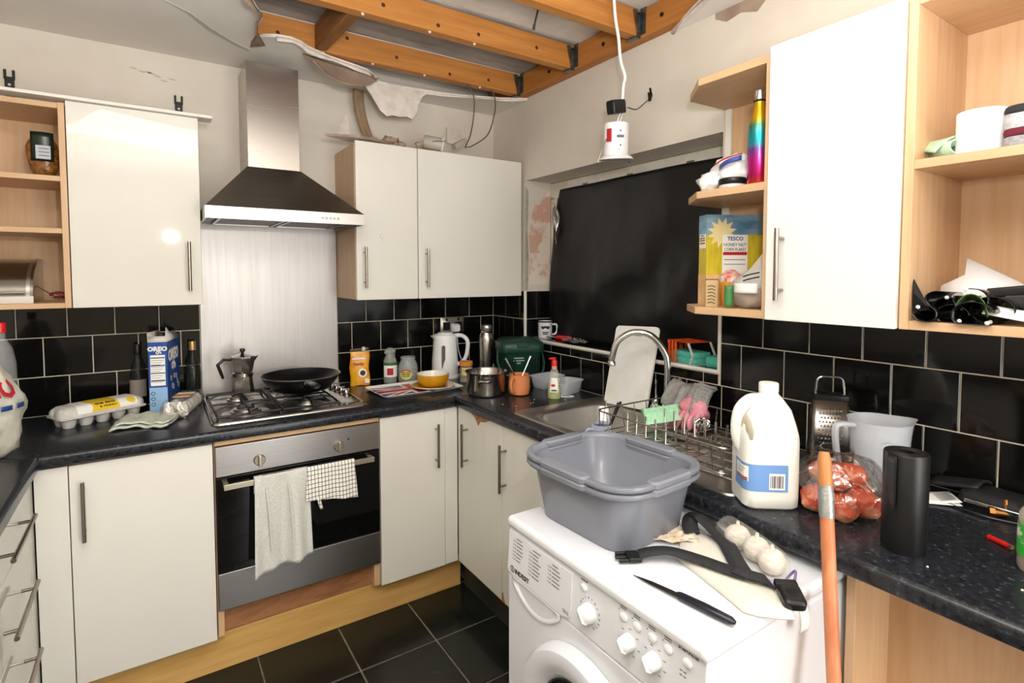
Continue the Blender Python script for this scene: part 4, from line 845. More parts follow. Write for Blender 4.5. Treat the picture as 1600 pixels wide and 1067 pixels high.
se = E('seasoning_jar', 'clear seasoning packet with green and white label', 'jar', (-.690, -.115, WT))
m = MB(); m.lathe([(0, 0), (.034, 0), (.035, .01), (.034, .11), (.022, .135), (.02, .15)], 18); crumple(m, (0, 0, .155), (.030, .024, .020), 5, .3, 3, 14, 8); ob('packet', m, M('clear_packet', 'b9bcb9', .12, al=.45, bump=.5, sc=50), se)
ob('contents', MB().lathe([(0, .004), (.031, .005), (.031, .10), (0, .105)], 18), M('dry_herbs', '9a9388', .9, c2='4b4b45', sc=120), se)
ob('label', MB().lathe([(.0355, .03), (.0355, .10)], 14, a0=R(190), a1=R(330)), M_whiteink, se); ob('green_band', MB().lathe([(.0358, .088), (.0358, .103)], 14, a0=R(190), a1=R(330)), M('green_print', '2f6b3a', .5), se); ob('red_print', MB().lathe([(.0358, .04), (.0358, .075)], 8, a0=R(225), a1=R(275)), M_redink, se)
jr = E('glass_jar', 'open glass jar with round yellow label', 'jar', (-.612, -.16, WT))
ob('glass', MB().lathe([(0, 0), (.045, 0), (.050, .006), (.051, .07), (.046, .095), (.035, .112), (.034, .118), (.038, .120), (.038, .128), (.034, .128), (.033, .112), (.043, .094), (.048, .07), (.047, .01), (0, .006)], 28), M('jar_glass', 'c9cfcb', .04, al=.28), jr)
ob('label', MB().rings([[(.0515 * sin(-.62 + x_ / .05), -.0515 * cos(-.62 + x_ / .05), .045 + y_) for x_, y_ in ((r_ * .031 * cos(a_ * pi / 12), r_ * .026 * sin(a_ * pi / 12)) for a_ in range(24))] for r_ in (1, .05)], cap0=False), M('yellow_label', 'd8cf6a', .5), jr)
m = MB()
ob('red_arc', MB().rings([[(.0519 * sin(-.62 + x_ / .05), -.0519 * cos(-.62 + x_ / .05), .045 + y_) for x_, y_ in ((r_ * .030 * cos(R(30) + a_ * pi / 18), r_ * .025 * sin(R(30) + a_ * pi / 18)) for a_ in range(13))] for r_ in (1, .78)], cap0=False, cap1=False), M_redink, jr)
for k in range(3): ob('label_text_line', MB().lathe([(.0522, .034 + .009 * k), (.0522, .037 + .009 * k)], 6, a0=R(-90 - 36 - 20), a1=R(-90 - 36 + 20)), M_ink, jr)

tr = E('flag_tray', 'tray printed with a red, white and blue flag', 'tray', (-.660, -.352, WT), rz=1.5)
TW, TD = .40, .255
m = MB(); m.rings([rr(TW - .03, TD - .03, .015, .0), rr(TW, TD, .022, .012), rr(TW + .004, TD + .004, .024, .013), rr(TW, TD, .022, .014), rr(TW - .03, TD - .03, .015, .003)]); ob('tray_body', m, M_whiteink, tr)
M_flagb = M('flag_blue', '1d2f7a', .3); M_flagr = M('flag_red', 'c21f2c', .3)
FWd, FDp = TW - .034, TD - .034
ob('blue_field', MB().box(-FWd / 2, FWd / 2, -FDp / 2, FDp / 2, .0032, .0038), M_flagb, tr)
def bar(w, z, mat, name, p, q):
    p, q = Vector(p), Vector(q); d = (q - p).normalized(); n = Vector((-d.y, d.x)) * w / 2; hw, hd = FWd / 2, FDp / 2
    # clip the diagonal stripe to the field
    poly = [p + n - d * .1, q + n + d * .1, q - n + d * .1, p - n - d * .1]
    for ax_, lim, sg in ((0, hw, 1), (0, -hw, -1), (1, hd, 1), (1, -hd, -1)):
        o_ = []
        for i in range(len(poly)):
            a, b = poly[i], poly[(i + 1) % len(poly)]; ia, ib = (lim - a[ax_]) * sg >= 0, (lim - b[ax_]) * sg >= 0
            if ia: o_.append(a)
            if ia != ib: t_ = (lim - a[ax_]) / (b[ax_] - a[ax_]); o_.append(a + (b - a) * t_)
        poly = o_
    ob(name, MB().prism([(v.x, v.y) for v in poly], z, z + .0005), mat, tr)
hw, hd = FWd / 2, FDp / 2
bar(.044, .0038, M_whiteink, 'white_diagonal', (-hw, -hd), (hw, hd)); bar(.044, .0039, M_whiteink, 'white_diagonal', (-hw, hd), (hw, -hd)); bar(.016, .0044, M_flagr, 'red_diagonal', (-hw, -hd), (hw, hd)); bar(.016, .0045, M_flagr, 'red_diagonal', (-hw, hd), (hw, -hd))
bar(.072, .0050, M_whiteink, 'white_cross', (-hw, 0), (hw, 0)); bar(.072, .0051, M_whiteink, 'white_cross', (0, -hd), (0, hd)); bar(.044, .0056, M_flagr, 'red_cross', (-hw, 0), (hw, 0)); bar(.044, .0057, M_flagr, 'red_cross', (0, -hd), (0, hd))
M_mus = M('mustard_glaze', 'd39a21', .18, c2='c48b1a', sc=7)
sp_ = E('saucer', 'mustard yellow saucer plate on the flag tray', 'plate', (-.585, -.395, WT + .0066)); ob('plate', MB().lathe([(0, 0), (.055, 0), (.07, .004), (.100, .014), (.102, .016), (.099, .0165), (.07, .008), (.05, .005), (0, .005)], 40), [M_mus], sp_); ob('rim', MB().lathe([(.0995, .0155), (.1025, .0175), (.1035, .0155), (.101, .014)], 40), M_whiteink, sp_)
bo = E('bowl', 'mustard yellow bowl with white inside standing on the saucer', 'bowl', (-.575, -.375, WT + .0120)); ob('outside', MB().lathe([(0, .0), (.045, 0), (.060, .006), (.073, .025), (.078, .056), (.0775, .060)], 40), M_mus, bo); ob('inside', MB().lathe([(.0775, .060), (.0745, .061), (.073, .055), (.068, .024), (.054, .010), (0, .007)], 40), M('cream_glaze', 'ece7da', .2), bo)
ob_f = tag(ob('fork', MB().tube([(-.07, -.02, .0), (-.01, 0, .003), (.05, .012, .001)], [.004, .0035, .006], 8, flat=.35), M('dark_red_handle', '4a1c22', .3), None, (-.585, -.478, WT + .0175), (0, 0, 12)), 'dark fork lying across the saucer rim on the tray', 'fork')
kt = E('kettle', 'white plastic electric kettle in front of the socket', 'kettle', (-.40, -.155, WT), rz=-14)
ob('base', MB().lathe([(0, 0), (.074, 0), (.076, .006), (.074, .016), (.06, .02)], 28), M_white, kt)
def el(rx, ry, z, off=0, n=28): return [(off + rx * cos(2 * pi * i / n), ry * sin(2 * pi * i / n), z) for i in range(n)]
ob('body', MB().rings([el(.068, .066, .019), el(.071, .068, .03), el(.069, .066, .09), el(.064, .060, .16), el(.062, .057, .205), [(x - (.014 if x < -.05 else 0), y, z) for x, y, z in el(.064, .056, .222)], el(.055, .05, .230), el(.03, .03, .234)]), M('kettle_white', 'eceded', .22), kt, ang=50)
ob('lid', MB().rings([el(.042, .040, .230, .002), el(.040, .038, .238, .002), el(.028, .026, .242, .002)]), M_white, kt)
ob('handle', MB().tube(bez([(.045, -.012, .222), (.085, -.03, .222), (.112, -.04, .195), (.112, -.04, .14), (.098, -.035, .095), (.072, -.025, .072), (.055, -.02, .07)], 30), [.013] * 31, 10, flat=.85), M('kettle_white', ''), kt)
ob('water_window', MB().rings([[(-.0475 + dx, -.0515 - .004, .0) for dx in ()] or [(x, y, 0) for x, y, _ in rr(.018, .125, .009, 0)], [(x, y, .004) for x, y, _ in rr(.018, .125, .009, 0)]]), M('smoke_window', '6a6560', .2), kt, (-.022, -.0605, .115), (93, 0, 0))
ob('switch', MB().box(-.01, .016, -.010, .010, -.006, .006), M_darksteel, kt, (.088, -.03, .055), (0, 25, 0), bev=.003)
bpy.context.view_layer.update(); KI = kt.matrix_world.inverted()
ob('power_cord', MB().tube([KI @ p for p in bez([(-.345, -.14, WT + .006), (-.28, -.18, WT + .006), (-.24, -.10, WT + .006), (-.22, -.04, WT + .02), (-.25, -.028, 1.02), (-.262, -.034, 1.09), (-.27, -.045, 1.125)], 40)], .0032, 8), M_white, kt)
def socket(name, label, x, z, w, h, twoway=True):
    t = E(name, label, 'socket', (x, -.010, z)); ob('plate', MB().rings([[(a, 0, b) for a, b, _ in rr(w, h, .004, 0)], [(a, -.008, b) for a, b, _ in rr(w, h, .004, 0)], [(a, -.010, b) for a, b, _ in rr(w - .006, h - .006, .003, 0)]]), M('nickel_plate', 'b3ada2', .3, .9), t); return t
so = socket('wall_socket', 'brushed metal double wall socket on black tiles behind kettle', -.285, 1.175, .146, .086)
for s in (-1, 1): ob('outlet', MB().box(-.022, .022, -.0105, -.009, -.030, .014), M_black, so, (.036 * s, 0, 0)); ob('rocker', MB().box(-.006, .006, -.013, -.009, -.008, .008), M_black, so, (.036 * s, 0, .028), bev=.001)
pl = E('plug', 'white kettle plug in the metal wall socket', 'plug', (-.27, -.0215, 1.155)); ob('body', MB().rings([[(a, 0, b) for a, b, _ in rr(.05, .05, .012, 0)], [(a, -.022, b) for a, b, _ in rr(.046, .046, .012, 0)], [(a, -.03, b) for a, b, _ in rr(.034, .034, .01, 0)]]), M_white, pl)
hj = E('honey_jar', 'small glass jar with orange lid beside the pot', 'jar', (-.372, -.335, WT))
ob('glass', MB().lathe([(0, 0), (.031, 0), (.033, .005), (.033, .07), (.028, .082), (.027, .09), (0, .09)], 22), M('jar_glass', ''), hj); ob('contents', MB().lathe([(0, .004), (.030, .005), (.030, .045), (0, .047)], 20), M('olive_contents', '7d7434', .5, c2='c8bd8c', sc=60), hj); ob('lid', MB().lathe([(.034, .086), (.0345, .104), (.032, .107), (0, .107)], 24), M('orange_lid', 'd28324', .35), hj)
ob('label', MB().lathe([(.0335, .04), (.0335, .078)], 12, a0=R(200), a1=R(320)), M('pale_label', 'd4d9cf', .5, c2='c9a63a', sc=30, lo=.5, hi=.55), hj)
fk = E('vacuum_flask', 'tall stainless steel vacuum flask in the corner', 'flask', (-.220, -.285, WT))
ob('body', MB().lathe([(0, 0), (.038, 0), (.040, .004), (.040, .205), (.037, .225), (.031, .238), (.030, .243)], 32), M('flask_steel', 'b7b0a8', .28, 1, rv=.06, sc=4, st=(40, 40, 1)), fk); ob('neck_ring', MB().lathe([(.031, .240), (.033, .243), (.033, .252), (.028, .256), (.028, .262)], 28), M_chrome, fk); ob('stopper', MB().lathe([(.028, .258), (.029, .262), (.029, .276), (.024, .282), (0, .283)], 24), M_steel, fk)
ob('sticker', MB().lathe([(.0404, .04), (.0404, .075)], 4, a0=R(-70), a1=R(-45)), M_whiteink, fk)
pt_ = E('cooking_pot', 'round stainless steel cooking pot on the corner worktop', 'pot', (-.425, -.625, WT), rz=-35)
M_pot = M('pot_steel', 'b5afa7', .16, 1)
ob('pot_body', MB().lathe([(0, 0), (.078, 0), (.086, .005), (.089, .018), (.091, .095), (.097, .104), (.099, .106), (.095, .107), (.088, .095), (.086, .02), (.07, .006), (0, .006)], 48), M_pot, pt_)
for a in (-90, 90):
    q = Matrix.Rotation(R(a), 4, 'Z'); m = MB(); m.tube(bez([(.089, -.026, .075), (.112, -.026, .078), (.120, 0, .079), (.112, .026, .078), (.089, .026, .075)], 20), .004, 8); m.xf(q); hd_ = ob('loop_handle', m, M_chrome, pt_)
    for y in (-.017, .017): ob('rivet', MB().ball((0, 0, 0), (.003, .0065, .0065), 10, 6).xf(q @ Matrix.Translation((.0915, y, .074))), M_chrome, hd_)
    ob('handle_plate', MB().box(.089, .0925, -.026, .026, .066, .082).xf(q), M_darksteel, hd_, bev=.003)
mu = E('mug', 'peach orange mug with spoons on the corner worktop', 'mug', (-.305, -.715, WT), rz=-152)
M_peach = M('peach_glaze', 'd98a5c', .25, c2='c97848', sc=5)
ob('cup', MB().lathe([(0, 0), (.036, 0), (.045, .006), (.050, .03), (.049, .06), (.046, .088), (.047, .094), (.044, .094), (.043, .085), (.046, .06), (.045, .03), (.03, .01), (0, .008)], 36), M_peach, mu)
ob('handle', MB().tube(bez([(.046, 0, .076), (.066, 0, .08), (.077, 0, .058), (.07, 0, .03), (.048, 0, .018)], 20), .0068, 10, flat=1.2), M_peach, mu)
for k in range(6): ob('glaze_spot', MB().ball((.049 * cos(2.2 + .12 * (k % 3)), .049 * sin(2.2 + .12 * (k % 3)), .04 + .008 * k), (.004, .004, .005), 7, 5), M('dark_glaze', '5b2a18', .3), mu)
def spoon(label, loc, tilt, head=False):
    t = E('spoon', label, 'spoon', loc); t.rotation_euler = tilt
    ob('stem', MB().tube([(0, 0, 0), (0, 0, .08), (0, 0, .15)], [.0022, .0028, .0048], 8, flat=.5), M_chrome, t); ob('spoon_bowl', MB().ball((0, 0, -.012), (.011, .004, .018), 10, 6), M_chrome, t); return t
spoon('steel spoon leaning left in the peach mug', (-.295, -.708, WT + .04), (0, R(-30), R(-5))); spoon('steel spoon leaning right in the peach mug', (-.315, -.720, WT + .04), (R(-18), R(26), R(-30)))
ca = E('food_caddy', 'dark green plastic food waste caddy in the corner', 'caddy', (-.133, -.462, WT), rz=-22)
M_cad = M('caddy_green', '0e3a2c', .4, c2='0b3025', sc=8, bump=.1, bsc=120)
ob('bucket', MB().rings([rr(.165, .145, .03, 0), rr(.170, .150, .03, .006), rr(.200, .175, .032, .165), rr(.204, .179, .032, .17)], cap1=False), M_cad, ca)
ob('lid', MB().rings([rr(.222, .196, .035, .158), rr(.226, .200, .036, .163), rr(.226, .200, .036, .195), rr(.216, .19, .034, .206), rr(.18, .155, .03, .222), rr(.10, .08, .02, .226)]), M_cad, ca)
ob('lid_catch', MB().box(-.03, .03, -.106, -.096, .185, .21), M_cad, ca, bev=.004)
m = MB(); m.tube(bez([(-.112, -.01, .17), (-.118, -.055, .10), (-.09, -.10, .055), (0, -.112, .045), (.09, -.10, .055), (.118, -.055, .10), (.112, -.01, .17)], 40), .005, 8, flat=.6); ob('handle', m, M('caddy_handle', '1d4a3c', .4), ca)
for s in (-1, 1):
    for k in range(4):
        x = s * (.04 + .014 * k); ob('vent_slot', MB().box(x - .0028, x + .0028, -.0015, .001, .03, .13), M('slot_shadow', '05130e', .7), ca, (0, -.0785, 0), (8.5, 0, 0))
for k, w in enumerate((.05, .056, .02)): ob('print_line', MB().box(-w / 2 - .02, w / 2 - .02, -.0008, 0, -.003, .003), M('pale_print', '9fb0a8', .6), ca, (0, -.0855, .132 - .016 * k * .8), (8.5, 0, 0))
def tub(label, x, y, rz, w=.165, d=.115, h=.058):
    t = E('plastic_tub', label, 'tub', (x, y, WT), rz=rz, group='clear takeaway tubs')
    ob('tub', MB().rings([rr(w - .03, d - .03, .02, 0), rr(w - .026, d - .026, .02, .003), rr(w - .006, d - .006, .024, h - .006), rr(w + .006, d + .006, .026, h - .004), rr(w + .006, d + .006, .026, h), rr(w - .004, d - .004, .023, h), rr(w - .028, d - .028, .018, .006)], cap1=True), M_pp, t); return t
tub('clear plastic takeaway tub nearest the green caddy', -.098, -.655, 8, .15); tub('clear plastic takeaway tub behind the washing-up liquid', -.105, -.805, 18, .16, .11)
sb = E('soap_bottle', 'washing-up liquid bottle with red cap and green liquid', 'bottle', (-.222, -.868, WT), rz=-40)
def ring2(rx, ry, z): return el(rx, ry, z, 0, 20)
ob('bottle', MB().rings([ring2(.026, .020, 0), ring2(.030, .022, .006), ring2(.030, .022, .03), ring2(.026, .019, .07), ring2(.024, .018, .095), ring2(.018, .015, .12), ring2(.011, .011, .138), ring2(.011, .011, .15)]), M('bottle_clear', 'd5dccb', .1, al=.3), sb); ob('liquid', MB().rings([ring2(.025, .019, .002), ring2(.028, .0205, .006), ring2(.028, .0205, .03), ring2(.0262, .0190, .055)]), M('lime_liquid', 'a8b41c', .15), sb)
ob('cap', MB().lathe([(.0125, .146), (.0125, .168), (.010, .172), (.006, .174), (.006, .182), (0, .183)], 18), M_red, sb); ob('flip_lid', MB().box(-.005, .026, -.006, .006, .174, .181), M_red, sb, (0, 0, 0), (0, -6, 0), bev=.002)
ob('neck_band', MB().lathe([(.0115, .132), (.0122, .134), (.0122, .144), (.0115, .146)], 16), M('pink_band', 'd98a86', .4), sb)
ob('label', MB().grid(lambda u, v: ((-.02 + .04 * u) * (1 - .25 * v), -.0235 + .0035 * v * 1.6 + .0045 * (2 * u - 1) ** 2, .028 + .066 * v), 8, 6), M_whiteink, sb, solid=.0006); ob('red_mark', MB().ball((0, 0, 0), (.010, .001, .006), 10, 6), M_redink, sb, (-.004, -.0215, .062)); ob('green_mark', MB().ball((0, 0, 0), (.014, .001, .004), 10, 6), M('green_print', ''), sb, (0, -.0228, .040))
dl = E('paper_lid', 'small white oval lid printed DIET beside the washing-up liquid', 'lid', (-.155, -.868, WT), rz=-35); ob('disc', MB().rings([el(.036, .017, 0), el(.037, .018, .0015), el(.036, .017, .003)]), M_whiteink, dl); text('DIET', .016, M_ink, dl, (.004, 0, .0034), (0, 0, 0), bold=.0006)
random.seed(11)
for k in range(14):
    x, y = ((random.uniform(-.5, -.2), random.uniform(-1.0, -.8)) if k < 7 else (random.uniform(-.5, -.2), random.uniform(-2.6, -2.05)))
    if k < 7 and (x + .222) ** 2 + (y + .868) ** 2 < .003: continue
    o = ob('crumb', MB().ball((0, 0, .0016), (.003, .0024, .0018), 6, 4), M('crumb', 'd8cdbb', .9), None, (x, y, WT)); tag(o, 'tiny pale crumb on the worktop ' + ('between the sink corner and the pot' if k < 7 else 'right of the milk jug'), 'crumb', 'crumbs near the sink' if k < 7 else 'crumbs near the milk')

# ================================================================== WINDOW SILL
SL = WZ0 + .0095
bs = E('black_sheet', 'black plastic sheet covering the window', 'sheet', (.14, -.93, SL))
def sheet(u, v):
    y = -.395 - 1.14 * u + .045 * v * (1 - u) * 0; z = .792 * v
    y += (.03 * (1 - v)) * (1 - u) - .045 * max(0, v - .8) * 5 * (1 - u) ** 6
    w = .014 * NZ.noise(Vector((y * 4, z * 3, 1))) + .007 * sin(14 * (y + .9 * z)) * (1 - .7 * v) + .012 * NZ.noise(Vector((y * 11, z * 6, 4))) * (1 - v)
    return (.010 - abs(.014 * (1 - v)) + w * .9 - .006, y + .93, z + .004)
M_sheet = M('black_polythene', '0e0e0f', .3, bump=.5, sc=14)
ob('sheet', MB().grid(sheet, 70, 50), M_sheet, bs, solid=.0012, ang=180)
ob('silver_fold', MB().grid(lambda u, v: (-.014 + .010 * sin(u * 6 + v * 4), .535 - .035 * v * sin(pi * u) - .045 * (1 - u) ** 2 * 0 + .02 * u, .70 - .20 * (1 - u) + .03 * v), 10, 5), M('foil_silver', 'c9ccd0', .2, .9, bump=.5, sc=40), bs, (0, -.035, 0), solid=.001, label='silver underside where the sheet corner is folded')
sm = E('mug', 'white mug with a black moustache print on the window sill', 'mug', (.075, -.408, SL), rz=-35)
ob('cup', MB().lathe([(0, 0), (.036, 0), (.038, .004), (.038, .088), (.0385, .092), (.035, .092), (.0345, .006), (0, .005)], 30), M_whiteE, sm); ob('dark_rim', MB().lathe([(.0386, .085), (.0392, .088), (.0392, .092), (.0360, .0925)], 30), M_ink, sm)
ob('handle', MB().tube(bez([(.037, .01, .072), (.06, .016, .07), (.066, .018, .045), (.055, .015, .02), (.036, .01, .018)], 18), .0055, 8), M_whiteE, sm)
def mous(u, v):
    x = (u - .5) * .05; s_ = abs(u - .5) * 2; zc = .062 - .010 * s_ + .012 * s_ ** 4; hh = .008 * (1 - s_ ** 2) ** .6 * (.6 + s_) + .0003
    z = zc + (v - .5) * 2 * hh; a = x / .0386; return (.0388 * sin(a), -.0388 * cos(a), z)
ob('moustache_print', MB().grid(mous, 24, 3), M_ink, sm)
for k in range(2): ob('print_line', MB().lathe([(.0386, .03 - .009 * k), (.0386, .036 - .009 * k)], 8, a0=R(-115 + 4 * k), a1=R(-66 - 4 * k)), M_ink, sm)
sd = E('screwdriver', 'red handled screwdriver on the window sill', 'screwdriver', (.075, -.50, SL + .012)); sd.rotation_euler = (0, 0, R(-65))
ob('handle', MB().tube([(.0, 0, 0), (.01, 0, 0), (.05, 0, 0), (.085, 0, 0), (.09, 0, 0)], [.006, .012, .0115, .011, .006], 10), M_red, sd); ob('shaft', MB().tube([(-.055, 0, 0), (.0, 0, 0)], .0035, 8), M_chrome, sd)
pk = E('plastic_packet', 'clear plastic packet lying on the sill right of the screwdriver', 'packet', (.06, -.66, SL)); m = MB(); crumple(m, (0, 0, .012), (.03, .085, .014), 8, .5, 3, 24, 10, .0); ob('film', m, gloss_film('clear_pack_bumpy', fac=.3), pk); ob('dark_insert', MB().box(-.018, .018, -.06, .06, .002, .006), M_black, pk)
ss = E('sponge_pack', 'orange card sleeve holding teal sponges on the sill', 'sponge pack', (.062, -1.37, SL), rz=-12)
w_, d_, h_ = .105, .155, .082
M_org = M('orange_card', 'e2571b', .45); M_teal = M('teal_sponge', '5cc2ae', .9, c2='49ad9a', sc=90, bump=.4)
ob('top_panel', MB().box(-w_ / 2, w_ / 2, -d_ / 2 + .03, d_ / 2, h_, h_ + .0015), M_org, ss); m = MB(); 
for k in range(4): m.box(-w_ / 2 + .012 + .027 * k - .009, -w_ / 2 + .012 + .027 * k + .009, d_ / 2 - .001, d_ / 2, .004, h_)
m.box(-w_ / 2, w_ / 2, d_ / 2 - .001, d_ / 2, 0, .012); m.box(-w_ / 2, w_ / 2, d_ / 2 - .001, d_ / 2, h_ - .012, h_); ob('end_panel', m, M_org, ss)
m = MB()
for k in range(3): m.box(-w_ / 2, -w_ / 2 + .0015, d_ / 2 - .055 + .02 * k, d_ / 2 - .045 + .02 * k, .0, h_)
ob('side_bars', m, M_org, ss)
[ob('grey_flap', MB().tube([(x, -d_ / 2 + .02, 0), (x - .0, -d_ / 2 + .005, h_ * .45), (x, -d_ / 2 + .03, h_)], .006, 6, flat=.4), M('grey_card', 'bdbcb6', .7), ss) for x in (-w_ / 2, w_ / 2)]; ob('base_panel', MB().box(-w_ / 2, w_ / 2, -d_ / 2, d_ / 2, 0, .001), M('grey_card', ''), ss)
for k in range(2): ob('sponge', MB().rings([rr(.085, .13, .01, .002 + .022 * k), rr(.088, .133, .012, .008 + .022 * k), rr(.088, .133, .012, .018 + .022 * k), rr(.085, .13, .01, .023 + .022 * k)]), M_teal, ss)
ts = tag(ob('sponge', MB().rings([rr(.075, .07, .01, 0), rr(.08, .075, .012, .008), rr(.08, .075, .012, .028), rr(.07, .066, .01, .036)]), M_teal, None, (.078, -1.485, SL), (0, 0, 10)), 'loose teal sponge at the window end of the sill', 'sponge')
# ================================================================== SINK CONTENTS
cu_ = E('mug', 'pale blue mug with leftover drink standing in the sink', 'mug', (-.200, -1.150, .766), rz=165)
M_lil = M('pale_blue_glaze', 'b9c2e0', .2)
ob('cup', MB().lathe([(0, 0), (.034, 0), (.038, .005), (.041, .088), (.042, .094), (.039, .094), (.037, .08), (.035, .008), (0, .006)], 30), M_lil, cu_); ob('drink', MB().lathe([(.0375, .083), (0, .083)], 24), M('tea', '6b4a2a', .15), cu_)
ob('handle', MB().tube(bez([(.040, 0, .075), (.065, .0, .075), (.072, 0, .048), (.06, 0, .022), (.038, 0, .02)], 20), .0055, 8), M_lil, cu_)
def stick(name, label, loc, rot, mat, r, L_, cat):
    t = E(name, label, cat, loc); t.rotation_euler = [R(a) for a in rot]; ob('shaft', MB().tube([(0, 0, 0), (0, 0, L_ * .6), (0, 0, L_)], [r * .7, r, r * 1.2], 8, flat=.6), mat, t); ob('tip', MB().ball((0, 0, L_), (r * 1.5, r, r * 2), 8, 6), mat, t); return t
stick('teaspoon', 'silver teaspoon upright in the pale blue mug', (-.193, -1.135, .785), (4, 6, 0), M_chrome, .0025, .165, 'spoon')
stick('stirrer', 'thin black stirrer in the pale blue mug', (-.208, -1.150, .785), (2, -5, 0), M_black, .0022, .135, 'stirrer')
stick('knife', 'black handled knife leaning right out of the pale blue mug', (-.200, -1.160, .785), (16, 14, 0), M_black, .0048, .175, 'knife'); stick('fork', 'black handled fork leaning out beside the black knife', (-.196, -1.153, .785), (10, 18, 0), M_black, .0035, .165, 'fork')
def block(name, label, cat, loc, rot, w, d, h, mat, mat2=None):
    t = E(name, label, cat, loc); t.rotation_euler = [R(a) for a in rot]
    ob('foam', MB().rings([rr(w, d, .008, 0), rr(w - .008, d - .008, .01, h * .35), rr(w, d, .008, h * .7)]), mat, t); ob('scrub_pad', MB().rings([rr(w, d, .008, h * .7), rr(w, d, .008, h)]), mat2 or mat, t); return t
block('sponge', 'pale green washing-up sponge on the dish rack edge', 'sponge', (-.195, -1.452, .935), (-14, -10, -38), .125, .075, .055, M('green_sponge', 'b4e3bf', .9, c2='a3d6b0', sc=80, bump=.4), M('green_scrub', 'a6d8b2', .95, c2='95caa3', sc=150, bump=.5))
gl = E('rubber_gloves', 'pink rubber gloves hanging over the dish rack corner', 'gloves', (-.105, -1.515, .925)); M_pk = M('pink_rubber', 'e39aa8', .45, c2='d6808f', sc=9, bump=.3)
m = MB(); crumple(m, (0, 0, .055), (.035, .06, .045), 4, .3, 2.5, 24, 14); ob('cuff', m, M_pk, gl, ang=180)
for k in range(5):
    y = -.04 + .02 * k; ob('finger', MB().tube(bez([(-.02, y, .05), (-.045 - .006 * (k % 2), y - .004, .03), (-.05, y - .01 + .006 * k, .004), (-.048, y - .015 + .008 * k, -.001)], 12), [.009] * 4 + [.0095] * 4 + [.008] * 4 + [.004], 8), M_pk, gl)
gc = E('grey_cloth', 'crumpled grey dish cloth draped behind the tap', 'cloth', (-.062, -1.475, .93)); M_gc = M('grey_terry', '9d9a97', .95, c2='86837f', sc=130, bump=.6)
def gcl(u, v):
    y = -.085 + .17 * u; z = .15 * sin(pi * (.12 + .5 * v)) - .02 + .03 * sin(u * 7) * (1 - v); x = -.05 + .075 * v + .02 * sin(u * 11 + v * 3)
    return (x, y, z + .012 * NZ.noise(Vector((u * 6, v * 6, 2))))
ob('drape', MB().grid(gcl, 30, 20), M_gc, gc, solid=.006, ang=180); ob('fold', MB().grid(lambda u, v: (gcl(u, v)[0] - .012 - .012 * sin(u * 9), gcl(u, v)[1] * .6 - .035, gcl(u, v)[2] - .004), 20, 14), M_gc, gc, solid=.005, ang=180)
sc_ = tag(ob('wire_scourer', MB().tube([(.026 * sin(k * .9) * cos(k * .37), .026 * sin(k * .9) * sin(k * .37), .022 + .019 * cos(k * .9 + .3 * sin(k))) for k in range(220)], .0013, 4), M_chrome, None, (-.150, -1.585, .932)), 'curly steel wire scourer beside the pink gloves', 'scourer')

# ================================================================== ON THE WASHING MACHINE
M_basin = M('grey_basin', '7f828c', .25, c2='777a84', sc=3)
def basin(label, z):
    t = E('washing_up_bowl', label, 'basin', (-.757, -1.775, z), rz=3, group='nested washing-up bowls'); W_, D_, H_ = .312, .362, .140
    m = MB(); m.rings([rr(W_ - .085, D_ - .085, .05, 0, 6), rr(W_ - .075, D_ - .075, .055, .006, 6), rr(W_ - .030, D_ - .030, .075, H_ - .018, 6), rr(W_ - .024, D_ - .024, .077, H_ - .006, 6), rr(W_ - .034, D_ - .034, .075, H_ - .006, 6), rr(W_ - .040, D_ - .040, .072, H_ - .02, 6), rr(W_ - .083, D_ - .083, .052, .010, 6), rr(W_ - .10, D_ - .10, .045, .005, 6)]); ob('bowl', m, M_basin, t, ang=50)
    n = 6
    def lift(ring):   # gentle dips in the rim along the handle sides
        return [(x, y, z_ - (.006 if abs(y) < .07 or abs(x) < .055 else 0)) for x, y, z_ in ring]
    m = MB(); m.rings([rr(W_ - .03, D_ - .03, .076, H_ - .006, n), rr(W_ + .004, D_ + .004, .085, H_ - .007, n), rr(W_ + .012, D_ + .012, .088, H_ - .001, n), rr(W_ + .008, D_ + .008, .086, H_ + .006, n), rr(W_ - .012, D_ - .012, .080, H_ + .008, n), rr(W_ - .03, D_ - .03, .076, H_ + .001, n)], closed=True); ob('rim', m, M_basin, t, ang=60)
    for s in (-1, 1):
        ob('grip', MB().rings([rr(.032, .15, .012, H_ - .004, 3), rr(.034, .155, .013, H_ + .006, 3), rr(.026, .145, .010, H_ + .0105, 3)]), M_basin, t, (s * (W_ / 2 - .004), 0, 0)); ob('grip', MB().rings([rr(.13, .030, .012, H_ - .004, 3), rr(.134, .032, .013, H_ + .006, 3), rr(.124, .024, .010, H_ + .0105, 3)]), M_basin, t, (0, s * (D_ / 2 - .004), 0))
    return t
basin('lower grey washing-up bowl, only its rim and sides showing', .8505); basin('upper grey washing-up bowl nested inside the other', .8665)
WMZ = .8505
gb = E('garlic_net', 'net bag of white garlic bulbs on the washing machine', 'garlic', (-.68, -2.03, WMZ)); M_gar = M('garlic_skin', 'e0dad0', .7, c2='c9bfb2', sc=40, st=(1, 1, 4), bump=.4)
gp = [(-.618, -2.035), (-.633, -2.090), (-.652, -2.135), (-.60, -2.05), (-.64, -1.985)]
for k, (x, y) in enumerate(gp[:3]):
    ob('garlic_bulb', MB().ball((0, 0, .026), (.027, .027, .025), 24, 12, lambda d: 1 + .05 * abs(sin(4 * math.atan2(d.y, d.x)))), M_gar, gb, (x + .68, y + 2.03, 0)); ob('garlic_tip', MB().lathe([(.008, .046), (.004, .056), (.003, .062)], 8), M_gar, gb, (x + .68, y + 2.03, 0))
